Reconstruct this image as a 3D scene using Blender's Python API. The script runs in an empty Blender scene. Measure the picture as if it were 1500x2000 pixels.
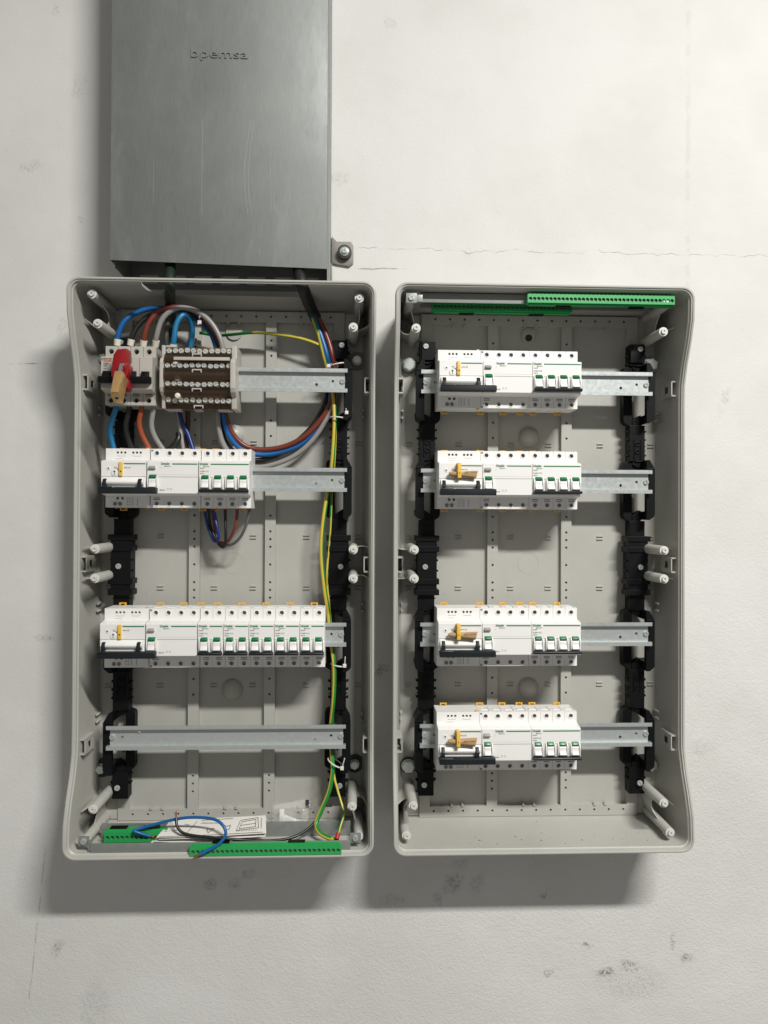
import bpy, bmesh, math, random
from mathutils import Vector, Matrix
random.seed(7)
R = math.radians
# ------------------------------------------------------------------ camera, world, light, exposure
scene = bpy.context.scene
col = scene.collection
YAW, PITCH, ROLL, FPX = R(2.3), R(.5), R(.25), 1500.0
fw = Vector((math.sin(YAW)*math.cos(PITCH), math.cos(YAW)*math.cos(PITCH), math.sin(PITCH)))
rt0 = Vector((math.cos(YAW), -math.sin(YAW), 0)); up0 = rt0.cross(fw)
rt = rt0*math.cos(ROLL) + up0*math.sin(ROLL); up = up0*math.cos(ROLL) - rt0*math.sin(ROLL)
cam_data = bpy.data.cameras.new("camera"); cam = bpy.data.objects.new("camera", cam_data); col.objects.link(cam)
cam.matrix_world = Matrix(((rt.x, up.x, -fw.x, 0), (rt.y, up.y, -fw.y, 0), (rt.z, up.z, -fw.z, 0), (0, 0, 0, 1)))
cam_data.sensor_fit = 'HORIZONTAL'; cam_data.sensor_width = 36; cam_data.lens = 36.0*FPX/1500
cam_data.clip_start = .05; cam_data.clip_end = 50
scene.camera = cam

world = bpy.data.worlds.new("World"); scene.world = world; world.use_nodes = True
bg = world.node_tree.nodes["Background"]; bg.inputs[0].default_value = (1.0, .975, .935, 1); bg.inputs[1].default_value = .235

def area_light(name, loc, target, sx, sy, power, color):
    l = bpy.data.lights.new(name, 'AREA'); l.shape = 'RECTANGLE'; l.size = sx; l.size_y = sy; l.energy = power; l.color = color
    o = bpy.data.objects.new(name, l); col.objects.link(o); o.location = loc
    o.rotation_euler = (Vector(target)-Vector(loc)).to_track_quat('-Z', 'Y').to_euler()
    return o
area_light("ceiling_tube_lamp", (1.05, -.785, 1.69), (1.05, -.785+.15, 1.69-.99), .95, .13, 125, (1.0, .985, .95))

vs = scene.view_settings
vs.view_transform = 'Standard'; vs.look = 'None'; vs.exposure = 0; vs.gamma = 1; vs.use_curve_mapping = False
scene.cycles.max_bounces = 6; scene.cycles.diffuse_bounces = 3; scene.cycles.glossy_bounces = 3
scene.cycles.transparent_max_bounces = 16

def at(px, py, Y):
    d = fw*FPX + rt*(px-750) - up*(py-1000)
    return d*(Y/d.y)

# ------------------------------------------------------------------ materials
def mat(name, color, rough=.5, metal=0.0, var=0.0, vscale=60, bump=0.0, bscale=900, spec=.5, rvar=0.0, emit=None):
    m = bpy.data.materials.new(name); m.use_nodes = True; nt = m.node_tree; b = nt.nodes["Principled BSDF"]
    b.inputs["Base Color"].default_value = (*color, 1); b.inputs["Roughness"].default_value = rough
    b.inputs["Metallic"].default_value = metal; b.inputs["Specular IOR Level"].default_value = spec
    tc = nt.nodes.new("ShaderNodeTexCoord")
    if var or rvar:
        n = nt.nodes.new("ShaderNodeTexNoise"); n.inputs["Scale"].default_value = vscale; n.inputs["Detail"].default_value = 6
        n.inputs["Roughness"].default_value = .62
        nt.links.new(tc.outputs["Object"], n.inputs["Vector"])
    if var:
        mx = nt.nodes.new("ShaderNodeMixRGB")
        mx.inputs[1].default_value = (*[c*(1-var) for c in color], 1); mx.inputs[2].default_value = (*[min(1, c*(1+var)) for c in color], 1)
        nt.links.new(n.outputs["Fac"], mx.inputs[0]); nt.links.new(mx.outputs[0], b.inputs["Base Color"])
    if rvar:
        mr = nt.nodes.new("ShaderNodeMapRange"); mr.inputs[1].default_value = .3; mr.inputs[2].default_value = .7
        mr.inputs[3].default_value = max(.05, rough-rvar); mr.inputs[4].default_value = min(1, rough+rvar)
        nt.links.new(n.outputs["Fac"], mr.inputs[0]); nt.links.new(mr.outputs[0], b.inputs["Roughness"])
    if bump:
        n2 = nt.nodes.new("ShaderNodeTexNoise"); n2.inputs["Scale"].default_value = bscale; n2.inputs["Detail"].default_value = 4
        nt.links.new(tc.outputs["Object"], n2.inputs["Vector"])
        bp = nt.nodes.new("ShaderNodeBump"); bp.inputs["Strength"].default_value = bump; bp.inputs["Distance"].default_value = .0006
        nt.links.new(n2.outputs["Fac"], bp.inputs["Height"]); nt.links.new(bp.outputs[0], b.inputs["Normal"])
    return m

M = {}
M['shell'] = mat('grey_plastic', (.425, .42, .38), .42, var=.07, vscale=14, bump=.08, bscale=1500, rvar=.09)
M['tip'] = mat('pale_plastic', (.62, .61, .57), .45, var=.04)
M['white'] = mat('white_plastic', (.80, .79, .765), .38, var=.02, vscale=30, bump=.04, bscale=2000)
M['white2'] = mat('bright_white_plastic', (.78, .775, .75), .40, var=.02, vscale=30)
M['oldwhite'] = mat('aged_shaded_white', (.46, .435, .39), .42, var=.08, vscale=50)  # older greyish white, lowered further to carry the shade under the duct
M['black'] = mat('black_plastic', (.0045, .005, .0055), .48, var=.25, vscale=80, spec=.16)
M['handle'] = mat('dark_slate_plastic', (.009, .012, .015), .45, var=.2, vscale=90, spec=.35)
M['yellow'] = mat('amber_plastic', (.72, .40, .045), .4, var=.06)
M['slider'] = mat('yellow_plastic', (.78, .50, .07), .42, var=.05)
M['pgreen'] = mat('print_green', (.010, .17, .065), .5)
M['pblack'] = mat('print_black', (.03, .03, .03), .6)
M['pgrey'] = mat('print_grey', (.36, .35, .34), .6)
M['pblue'] = mat('print_blue', (.02, .06, .2), .6)
M['porange'] = mat('print_orange', (.55, .12, .02), .5)
M['flag'] = mat('indicator_green', (.004, .15, .045), .35)
M['slot'] = mat('slot_shade', (.02, .02, .02), .8)  # near-black colour standing in for the shade inside slits and holes
M['tgreen'] = mat('terminal_green', (.022, .34, .085), .4, var=.08, vscale=60)
M['steel'] = mat('zinc_steel', (.27, .285, .27), .58, metal=.5, var=.12, vscale=90, rvar=.1)
M['rail'] = mat('galvanised_rail', (.50, .53, .52), .40, metal=.55, var=.08, vscale=160, rvar=.08)
M['washer'] = mat('dull_washer', (.20, .185, .165), .55, metal=.25, var=.3, vscale=140)
M['darkwasher'] = mat('dark_washer', (.035, .035, .034), .55, metal=.3, var=.3, vscale=140)
M['screw'] = mat('bright_screw', (.62, .66, .63), .30, metal=.62)
M['tscrew'] = mat('terminal_screw', (.26, .25, .235), .34, metal=.8, var=.3, vscale=200)
M['brass'] = mat('brass_bar', (.15, .095, .045), .45, metal=.6, var=.2, vscale=150)
M['padlock'] = mat('worn_brass', (.56, .36, .15), .34, metal=.6, var=.3, vscale=260, bump=.25, bscale=700)
M['chrome'] = mat('chrome', (.75, .76, .76), .12, metal=1.0)
M['red'] = mat('red_plastic', (.25, .005, .007), .36, var=.06)
M['copper'] = mat('copper', (.55, .22, .11), .35, metal=.9)
M['cream'] = mat('cream_ferrule', (.72, .69, .58), .4)
M['redferrule'] = mat('red_ferrule', (.38, .02, .015), .4)
M['tie'] = mat('nylon_tie', (.72, .70, .66), .4)
M['paper'] = mat('paper', (.70, .68, .63), .8, var=.03, vscale=40)
M['kraft'] = mat('pencil_wood', (.44, .28, .13), .65, var=.15, vscale=300)
M['sheath'] = mat('black_sheath', (.012, .013, .012), .5, var=.3, vscale=60)
M['sheathg'] = mat('dark_green_sheath', (.010, .022, .012), .5, var=.3, vscale=60)
wirec = dict(blue=(.006, .10, .31), lblue=(.010, .16, .34), dblue=(.006, .03, .17), black=(.012, .012, .012), brown=(.17, .032, .018),
             orange=(.30, .070, .024), grey=(.27, .262, .25), dbrown=(.06, .018, .012), green=(.015, .21, .03), yel=(.62, .47, .06), dgrey=(.10, .10, .10))
for k, c in wirec.items():
    M['w_'+k] = mat('wire_'+k, c, .34, var=.05, vscale=40)

def m_wall():
    m = bpy.data.materials.new('painted_plaster'); m.use_nodes = True; nt = m.node_tree; b = nt.nodes["Principled BSDF"]; L = nt.links.new
    N = nt.nodes.new
    tc = N("ShaderNodeTexCoord")
    def noise(scale, detail=5, rough=.6, vec=None, dist=0):
        n = N("ShaderNodeTexNoise"); n.inputs["Scale"].default_value = scale; n.inputs["Detail"].default_value = detail
        n.inputs["Roughness"].default_value = rough; n.inputs["Distortion"].default_value = dist; L(vec or tc.outputs["Object"], n.inputs["Vector"]); return n.outputs["Fac"]
    def math_(op, a, b2=None, c=None, clamp=False):
        n = N("ShaderNodeMath"); n.operation = op; n.use_clamp = clamp
        for i, v in enumerate((a, b2, c)):
            if v is None: continue
            if isinstance(v, (int, float)): n.inputs[i].default_value = v
            else: L(v, n.inputs[i])
        return n.outputs[0]
    def rng(v, a, b2, c, d):
        n = N("ShaderNodeMapRange"); n.interpolation_type = 'SMOOTHSTEP'; L(v, n.inputs[0])
        for i, x in enumerate((a, b2, c, d)): n.inputs[i+1].default_value = x
        return n.outputs[0]
    sep = N("ShaderNodeSeparateXYZ"); L(tc.outputs["Object"], sep.inputs[0]); X, Z = sep.outputs[0], sep.outputs[2]
    mottle = noise(3.5, 4, .65); nA = noise(14, 3, .7); nB = noise(45, 2)
    base = N("ShaderNodeMixRGB"); base.inputs[1].default_value = (.61, .605, .575, 1); base.inputs[2].default_value = (.68, .675, .65, 1)
    L(rng(mottle, .3, .7, 0, 1), base.inputs[0])
    # specks: pits and flecks of dirt
    vor = N("ShaderNodeTexVoronoi"); vor.inputs["Scale"].default_value = 38; L(tc.outputs["Object"], vor.inputs["Vector"])
    sc = N("ShaderNodeSeparateColor"); L(vor.outputs["Color"], sc.inputs[0])
    keep = math_('MULTIPLY', rng(sc.outputs[0], .80, .84, 0, 1), rng(sc.outputs[2], .0, 1.0, .25, 1))
    size = math_('SUBTRACT', math_('MULTIPLY', sc.outputs[1], .06), .012)
    spk = math_('MULTIPLY', keep, math_('SUBTRACT', 1.0, rng(math_('SUBTRACT', vor.outputs["Distance"], size), 0, .025, 0, 1)))
    # smudges: hand marks with a shape of their own
    XW = math_('ADD', X, math_('MULTIPLY', math_('SUBTRACT', nB, .5), .030)); ZW = math_('ADD', Z, math_('ADD', math_('MULTIPLY', math_('SUBTRACT', nA, .5), .024), math_('MULTIPLY', math_('SUBTRACT', nB, .5), .018)))
    def blob(px, py, rx, rz, k):
        p = at(px, py, 1.2155)
        dx = math_('DIVIDE', math_('SUBTRACT', XW, p.x), rx); dz = math_('DIVIDE', math_('SUBTRACT', ZW, p.z), rz)
        d = math_('ADD', math_('MULTIPLY', dx, dx), math_('MULTIPLY', dz, dz))
        return math_('MULTIPLY', rng(d, .1, 1.0, 1, 0), k)
    sm = None
    for a in [(410, 1728, .012, .011, .55), (460, 1725, .012, .011, .55), (484, 1705, .013, .012, .5), (110, 1852, .012, .018, .6), (185, 1965, .03, .05, .25),
              (885, 1725, .02, .018, .6), (930, 1728, .013, .018, .4), (858, 1752, .012, .014, .5), (895, 1690, .016, .012, .35), (770, 1755, .03, .012, .3),
              (1072, 1898, .010, .008, .7), (1145, 1850, .009, .008, .85), (1182, 1902, .016, .012, .9), (1232, 1885, .022, .016, .7), (1312, 1842, .008, .018, .5),
              (1342, 1873, .012, .010, .8), (1235, 1915, .07, .035, .28), (66, 326, .011, .010, .35), (46, 328, .006, .006, .3), (160, 425, .008, .009, .4),
              (758, 48, .013, .016, .2), (1420, 773, .008, .016, .3), (1405, 800, .008, .016, .15), (662, 352, .02, .012, .25), (90, 1245, .025, .008, .4), (112, 18, .008, .01, .25),
              (155, 170, .012, .03, .2), (745, 1310, .01, .012, .8), (1370, 1460, .03, .02, .2), (1060, 1752, .006, .006, .7), (120, 640, .012, .02, .25)]:
        v = blob(*a); sm = v if sm is None else math_('MAXIMUM', sm, v)
    sm = math_('MULTIPLY', sm, rng(noise(300, 3, .8), .46, .62, .15, 1))
    # hairline crack above the boxes and plaster joints
    def hline(py, x0, x1, amp, w, k, nsc):
        p = at(1000, py, 1.2155); a0, a1 = at(x0, py, 1.2155).x, at(x1, py, 1.2155).x
        off = math_('MULTIPLY', math_('SUBTRACT', nA, .5), amp)
        d = math_('ABSOLUTE', math_('SUBTRACT', math_('SUBTRACT', Z, p.z), off))
        v = math_('MULTIPLY', rng(d, w*.25, w, 1, 0), math_('MULTIPLY', rng(X, a0, a0+.02, 0, 1), rng(X, a1-.02, a1, 1, 0)))
        return math_('MULTIPLY', math_('MULTIPLY', v, rng(nB, .36, .62, .12, 1)), k)
    def vline(px, y0, y1, lean, w, k):
        p = at(px, (y0+y1)/2, 1.2155); z0, z1 = at(px, y1, 1.2155).z, at(px, y0, 1.2155).z
        off = math_('ADD', math_('MULTIPLY', math_('SUBTRACT', nA, .5), .006), math_('MULTIPLY', math_('SUBTRACT', Z, p.z), lean))
        d = math_('ABSOLUTE', math_('SUBTRACT', math_('SUBTRACT', X, p.x), off))
        v = math_('MULTIPLY', rng(d, w*.25, w, 1, 0), math_('MULTIPLY', rng(Z, z0, z0+.03, 0, 1), rng(Z, z1-.03, z1, 1, 0)))
        return math_('MULTIPLY', math_('MULTIPLY', v, rng(nB, .4, .6, .1, 1)), k)
    crack = hline(491, 690, 1560, .030, .0009, .60, 13)
    c2 = vline(66, 1640, 2100, .10, .0014, .45); c3 = math_('MULTIPLY', vline(1343, -50, 600, .0, .0060, .5), .20)
    c4 = hline(530, 690, 800, .012, .0016, .7, 30); c5 = hline(723, 10, 85, .012, .0016, .8, 30)
    lines = math_('MAXIMUM', math_('MAXIMUM', crack, c2), math_('MAXIMUM', c3, math_('MAXIMUM', c4, c5)))
    dirt = math_('MAXIMUM', math_('MULTIPLY', spk, .75), math_('MAXIMUM', math_('MULTIPLY', sm, .85), math_('MULTIPLY', lines, .8)))
    mx = N("ShaderNodeMixRGB"); L(dirt, mx.inputs[0]); L(base.outputs[0], mx.inputs[1]); mx.inputs[2].default_value = (.085, .08, .072, 1)
    L(mx.outputs[0], b.inputs["Base Color"]); b.inputs["Roughness"].default_value = .72; b.inputs["Specular IOR Level"].default_value = .3
    # relief: orange-peel paint over trowelled plaster; coarser towards the lower right
    rough_zone = rng(math_('SUBTRACT', math_('MULTIPLY', X, .5), Z), -.1, .9, .28, .92)
    v2 = N("ShaderNodeTexVoronoi"); v2.feature = 'F1'; v2.inputs["Scale"].default_value = 260; L(tc.outputs["Object"], v2.inputs["Vector"])
    h = math_('ADD', math_('MULTIPLY', noise(480, 1, .5), .9), math_('MULTIPLY', noise(150, 2, .6), 1.0))
    h = math_('ADD', h, math_('MULTIPLY', v2.outputs["Distance"], .5))
    h = math_('ADD', math_('MULTIPLY', h, rough_zone), math_('MULTIPLY', noise(12, 2), 2.2))
    bp = N("ShaderNodeBump"); bp.inputs["Strength"].default_value = .48; bp.inputs["Distance"].default_value = .0012
    L(h, bp.inputs["Height"]); L(bp.outputs[0], b.inputs["Normal"])
    return m
M['wall'] = m_wall()

def scuffed(m):
    """dust flecks and long faint rubs on the moulded plastic"""
    nt = m.node_tree; L = nt.links.new; b = nt.nodes["Principled BSDF"]; tc = [n for n in nt.nodes if n.type == 'TEX_COORD'][0]
    src = b.inputs["Base Color"].links[0].from_socket
    v = nt.nodes.new("ShaderNodeTexVoronoi"); v.inputs["Scale"].default_value = 75; L(tc.outputs["Object"], v.inputs["Vector"])
    sc = nt.nodes.new("ShaderNodeSeparateColor"); L(v.outputs["Color"], sc.inputs[0])
    k = nt.nodes.new("ShaderNodeMath"); k.operation = 'GREATER_THAN'; k.inputs[1].default_value = .955; L(sc.outputs[0], k.inputs[0])
    d = nt.nodes.new("ShaderNodeMapRange"); d.inputs[1].default_value = .03; d.inputs[2].default_value = .09; d.inputs[3].default_value = .75; d.inputs[4].default_value = 0; L(v.outputs["Distance"], d.inputs[0])
    f = nt.nodes.new("ShaderNodeMath"); f.operation = 'MULTIPLY'; L(k.outputs[0], f.inputs[0]); L(d.outputs[0], f.inputs[1])
    mx = nt.nodes.new("ShaderNodeMixRGB"); mx.inputs[2].default_value = (.12, .115, .10, 1); L(f.outputs[0], mx.inputs[0]); L(src, mx.inputs[1])
    mp = nt.nodes.new("ShaderNodeMapping"); mp.inputs["Scale"].default_value = (30, 30, 6); mp.inputs["Rotation"].default_value = (0, .5, 0); L(tc.outputs["Object"], mp.inputs[0])
    n = nt.nodes.new("ShaderNodeTexNoise"); n.inputs["Scale"].default_value = 1.6; n.inputs["Detail"].default_value = 5; n.inputs["Roughness"].default_value = .7; L(mp.outputs[0], n.inputs["Vector"])
    r = nt.nodes.new("ShaderNodeMapRange"); r.inputs[1].default_value = .58; r.inputs[2].default_value = .75; r.inputs[3].default_value = 0; r.inputs[4].default_value = .22; L(n.outputs["Fac"], r.inputs[0])
    m2 = nt.nodes.new("ShaderNodeMixRGB"); m2.inputs[2].default_value = (.58, .57, .53, 1); L(r.outputs[0], m2.inputs[0]); L(mx.outputs[0], m2.inputs[1]); L(m2.outputs[0], b.inputs["Base Color"])
scuffed(M['shell'])
def m_galv():
    m = mat('galvanised_cover', (.185, .205, .19), .5, metal=.45)
    nt = m.node_tree; b = nt.nodes["Principled BSDF"]; L = nt.links.new; N = nt.nodes.new
    tc = [n for n in nt.nodes if n.type == 'TEX_COORD'][0]
    def noise(sc, scale, det=6, rough=.65):
        mp = N("ShaderNodeMapping"); mp.inputs["Scale"].default_value = sc; L(tc.outputs["Object"], mp.inputs[0])
        n = N("ShaderNodeTexNoise"); n.inputs["Scale"].default_value = scale; n.inputs["Detail"].default_value = det; n.inputs["Roughness"].default_value = rough; L(mp.outputs[0], n.inputs["Vector"]); return n.outputs["Fac"]
    def mr(v, a, c, d, e):
        r = N("ShaderNodeMapRange")
        for i, x in enumerate((a, c, d, e)): r.inputs[i+1].default_value = x
        L(v, r.inputs[0]); return r.outputs[0]
    cloud = noise((1, 1, .6), 9); grain = noise((900, 30, 45), 1.0, 3); rub = noise((18, 4, 5), 1.0, 7, .75)
    c1 = N("ShaderNodeMixRGB"); c1.inputs[1].default_value = (.205, .218, .208, 1); c1.inputs[2].default_value = (.24, .253, .24, 1); L(mr(cloud, .35, .65, 0, 1), c1.inputs[0])
    c2 = N("ShaderNodeMixRGB"); c2.blend_type = 'MULTIPLY'; c2.inputs[0].default_value = 1; L(c1.outputs[0], c2.inputs[1])
    g = N("ShaderNodeCombineColor"); gv = mr(grain, .3, .7, .90, 1.08)
    for i in range(3): L(gv, g.inputs[i])
    L(g.outputs[0], c2.inputs[2])
    c3 = N("ShaderNodeMixRGB"); c3.inputs[2].default_value = (.36, .39, .355, 1); L(mr(rub, .56, .78, 0, .4), c3.inputs[0]); L(c2.outputs[0], c3.inputs[1])
    L(c3.outputs[0], b.inputs["Base Color"]); L(mr(rub, .4, .7, .46, .62), b.inputs["Roughness"])
    return m
M['galv'] = m_galv()

def m_clear(name, tint, alpha, rough, base=1.0):
    m = bpy.data.materials.new(name); m.use_nodes = True; nt = m.node_tree; L = nt.links.new
    out = nt.nodes["Material Output"]; b = nt.nodes["Principled BSDF"]
    tr = nt.nodes.new("ShaderNodeBsdfTransparent"); tr.inputs[0].default_value = (*tint, 1)
    b.inputs["Base Color"].default_value = (*[c*base for c in tint], 1); b.inputs["Roughness"].default_value = rough; b.inputs["Specular IOR Level"].default_value = .8
    mx = nt.nodes.new("ShaderNodeMixShader"); mx.inputs[0].default_value = alpha
    if name == 'clear_film':
        lw = nt.nodes.new("ShaderNodeLayerWeight"); lw.inputs[0].default_value = .35; mr = nt.nodes.new("ShaderNodeMapRange"); mr.inputs[3].default_value = .05; mr.inputs[4].default_value = .55; L(lw.outputs[1], mr.inputs[0]); L(mr.outputs[0], mx.inputs[0])
    L(tr.outputs[0], mx.inputs[1]); L(b.outputs[0], mx.inputs[2]); L(mx.outputs[0], out.inputs[0])
    return m
M['bscrew'] = mat('nickel_screw', (.74, .77, .74), .28, metal=.45)
M['smoke'] = m_clear('smoked_clear_plastic', (.55, .45, .36), .16, .10, .25)
M['smokebase'] = mat('smoked_base', (.125, .105, .082), .3, var=.2, vscale=60)
M['bag'] = m_clear('clear_film', (.96, .96, .95), .17, .10)

# ------------------------------------------------------------------ mesh helpers
class MB:
    def __init__(s): s.V = []; s.F = []; s.MI = []
    def add(s, vs, fs, mi=0):
        o = len(s.V); s.V += [tuple(v) for v in vs]
        for f in fs: s.F.append([i+o for i in f]); s.MI.append(mi)
        return s
    def box(s, x0, x1, y0, y1, z0, z1, mi=0):
        return s.add([(x0,y0,z0),(x1,y0,z0),(x1,y1,z0),(x0,y1,z0),(x0,y0,z1),(x1,y0,z1),(x1,y1,z1),(x0,y1,z1)],
                     [(0,1,5,4),(1,2,6,5),(2,3,7,6),(3,0,4,7),(4,5,6,7),(3,2,1,0)], mi)
    def prism(s, prof, a, b, axis='x', mi=0, skip=(), caps=True):
        n = len(prof)
        def P(p, t):
            return (t, p[0], p[1]) if axis == 'x' else (p[0], t, p[1]) if axis == 'y' else (p[0], p[1], t)
        vs = [P(p, a) for p in prof] + [P(p, b) for p in prof]
        fs = [(i, (i+1) % n, (i+1) % n+n, i+n) for i in range(n) if i not in skip]
        if caps: fs += [tuple(range(n)), tuple(range(2*n-1, n-1, -1))]
        return s.add(vs, fs, mi)
    def cyl(s, c, axis, r, h, n=16, r2=None, mi=0, cap0=True, cap1=True):
        r2 = r if r2 is None else r2; vs = []
        for k, (rr, t) in enumerate(((r, 0), (r2, h))):
            for i in range(n):
                a = 2*math.pi*i/n; u, v = rr*math.cos(a), rr*math.sin(a)
                vs.append({'x': (c[0]+t, c[1]+u, c[2]+v), 'y': (c[0]+u, c[1]+t, c[2]+v), 'z': (c[0]+u, c[1]+v, c[2]+t)}[axis])
        fs = [(i, (i+1) % n, (i+1) % n+n, i+n) for i in range(n)]
        if cap0: fs.append(tuple(range(n)))
        if cap1: fs.append(tuple(range(n, 2*n)))
        return s.add(vs, fs, mi)
    def lathe(s, c, prof, n=20, mi=0, axis='y'):          # prof: (r, t) along axis
        vs = []; m = len(prof)
        for r, t in prof:
            for i in range(n):
                a = 2*math.pi*i/n; u, v = r*math.cos(a), r*math.sin(a)
                vs.append((c[0]+u, c[1]+t, c[2]+v) if axis == 'y' else (c[0]+u, c[1]+v, c[2]+t))
        fs = [(k*n+i, k*n+(i+1) % n, (k+1)*n+(i+1) % n, (k+1)*n+i) for k in range(m-1) for i in range(n)]
        fs.append(tuple(range(n))); fs.append(tuple(range((m-1)*n, m*n)))
        return s.add(vs, fs, mi)
    def ring(s, c, ro, ri, y0, y1, n=20, mi=0):
        vs = []
        for r, y in ((ro, y1), (ro, y0), (ri, y0), (ri, y1)):
            for i in range(n):
                a = 2*math.pi*i/n; vs.append((c[0]+r*math.cos(a), y, c[1]+r*math.sin(a)))
        fs = [(k*n+i, k*n+(i+1) % n, ((k+1) % 4)*n+(i+1) % n, ((k+1) % 4)*n+i) for k in range(4) for i in range(n)]
        return s.add(vs, fs, mi)
    def plate(s, x0, x1, z0, z1, y, holes, depth, n=12, bottom=True, mi=0):
        """front sheet at y with real round holes (cx, cz, r) going back by depth"""
        horiz = (x1-x0) >= (z1-z0)
        hs = sorted(holes, key=lambda h: h[0 if horiz else 1])
        lo, hi = (x0, x1) if horiz else (z0, z1)
        cuts = [lo] + [(a[0 if horiz else 1]+b[0 if horiz else 1])/2 for a, b in zip(hs, hs[1:])] + [hi]
        if not hs:
            return s.add([(x0,y,z0),(x1,y,z0),(x1,y,z1),(x0,y,z1)], [(0,1,2,3)], mi)
        for k, (cx, cz, r) in enumerate(hs):
            a0, a1, b0, b1 = (cuts[k], cuts[k+1], z0, z1) if horiz else (x0, x1, cuts[k], cuts[k+1])
            s._cell(a0, a1, b0, b1, y, cx, cz, r, depth, n, bottom, mi)
        return s
    def _cell(s, x0, x1, z0, z1, y, cx, cz, r, depth, n, bottom, mi):
        vs = []; out = []
        for i in range(n):
            a = 2*math.pi*(i+.5)/n; c, sn = math.cos(a), math.sin(a)
            tx = ((x1-cx)/c if c > 0 else (x0-cx)/c) if abs(c) > 1e-9 else 1e9
            tz = ((z1-cz)/sn if sn > 0 else (z0-cz)/sn) if abs(sn) > 1e-9 else 1e9
            side = (0 if c > 0 else 2) if tx < tz else (1 if sn > 0 else 3)
            t = min(tx, tz); vs.append((cx+r*c, y, cz+r*sn)); out.append((cx+t*c, y, cz+t*sn, side))
        vs += [(o[0], o[1], o[2]) for o in out]; corner = {(0,1): (x1,y,z1), (1,2): (x0,y,z1), (2,3): (x0,y,z0), (3,0): (x1,y,z0)}
        fs = []
        for i in range(n):
            j = (i+1) % n; a, b = out[i][3], out[j][3]
            f = [i, n+i]; q = a
            while q != b:
                vs.append(corner[(q, (q+1) % 4)]); f.append(len(vs)-1); q = (q+1) % 4
            f += [n+j, j]; fs.append(f)
        o = len(vs); vs += [(v[0], y+depth, v[2]) for v in vs[:n]]
        fs += [(i, (i+1) % n, o+(i+1) % n, o+i) for i in range(n)]
        if bottom: fs.append(tuple(range(o, o+n)))
        s.add(vs, fs, mi)
    def tube(s, pts, r, n=10, sub=8, mi=None, caps=True, straight=False):
        P = [Vector(p) for p in pts]
        if straight: Q = P
        else:
            Q = []
            for i in range(len(P)-1):
                p0 = P[i-1] if i else P[0]*2-P[1]; p1, p2 = P[i], P[i+1]; p3 = P[i+2] if i+2 < len(P) else P[-1]*2-P[-2]
                for k in range(sub):
                    t = k/sub
                    Q.append(.5*((2*p1)+(p2-p0)*t+(2*p0-5*p1+4*p2-p3)*t*t+(3*p1-p0-3*p2+p3)*t**3))
            Q.append(P[-1])
        vs = []; fs = []; ms = []; nrm = None
        for i, q in enumerate(Q):
            t = (Q[min(i+1, len(Q)-1)]-Q[max(i-1, 0)]).normalized()
            if nrm is None:
                a = Vector((0, 1, 0)) if abs(t.y) < .9 else Vector((1, 0, 0)); nrm = (a-t*a.dot(t)).normalized()
            else: nrm = (nrm-t*nrm.dot(t)).normalized()
            b = t.cross(nrm); rr = r(i/(len(Q)-1)) if callable(r) else r
            for k in range(n):
                a = 2*math.pi*k/n; vs.append(q+nrm*(rr*math.cos(a))+b*(rr*math.sin(a)))
        o = len(s.V); s.V += [tuple(v) for v in vs]
        for i in range(len(Q)-1):
            for k in range(n):
                s.F.append([o+i*n+k, o+i*n+(k+1) % n, o+(i+1)*n+(k+1) % n, o+(i+1)*n+k])
                s.MI.append(mi(i/(len(Q)-1), (Vector(vs[i*n+k])+Vector(vs[i*n+(k+1) % n])-2*Q[i]).normalized()) if callable(mi) else (mi or 0))
        if caps:
            s.F.append([o+k for k in range(n)]); s.F.append([o+(len(Q)-1)*n+k for k in range(n)]); s.MI += [0, 0]
        return s
    def mesh(s, name, mats, bevel=0, smooth=True, angle=35, origin=(0, 0, 0)):
        me = bpy.data.meshes.new(name)
        me.from_pydata([(v[0]-origin[0], v[1]-origin[1], v[2]-origin[2]) for v in s.V], [], s.F)
        mats = mats if isinstance(mats, (list, tuple)) else [mats]
        for m in mats: me.materials.append(M[m] if isinstance(m, str) else m)
        me.polygons.foreach_set("material_index", s.MI); me.update()
        bm = bmesh.new(); bm.from_mesh(me); bmesh.ops.remove_doubles(bm, verts=bm.verts, dist=1e-6)
        bmesh.ops.recalc_face_normals(bm, faces=bm.faces)
        if bevel:
            es = [e for e in bm.edges if len(e.link_faces) == 2 and e.calc_face_angle(0) > R(28)]
            bmesh.ops.bevel(bm, geom=es, offset=bevel, segments=2, affect='EDGES', profile=.6, clamp_overlap=True)
        bm.to_mesh(me); bm.free()
        if smooth:
            me.polygons.foreach_set("use_smooth", [True]*len(me.polygons)); me.set_sharp_from_angle(angle=R(min(angle, 24) if bevel and angle < 40 else angle))
        return me
    def build(s, name, mats, parent=None, **kw):
        org = Vector((0, 0, 0)); p = parent
        while p is not None: org += p.location; p = p.parent
        return link(name, s.mesh(name, mats, origin=org, **kw), parent)

def link(name, me, parent=None, loc=None):
    o = bpy.data.objects.new(name, me); col.objects.link(o)
    if parent is not None: o.parent = parent
    if loc is not None: o.location = loc
    return o
def tag(o, label=None, cat=None, group=None, kind=None):
    for k, v in (('label', label), ('category', cat), ('group', group), ('kind', kind)):
        if v: o[k] = v
    return o
def thing(name, loc=(0, 0, 0), label=None, cat=None, group=None):
    o = bpy.data.objects.new(name, None); col.objects.link(o); o.location = loc; o.empty_display_size = .01
    return tag(o, label, cat, group)
def copy_tree(o, parent=None):
    c = o.copy(); col.objects.link(c); c.parent = parent
    for ch in list(o.children): copy_tree(ch, c)
    return c

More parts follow.
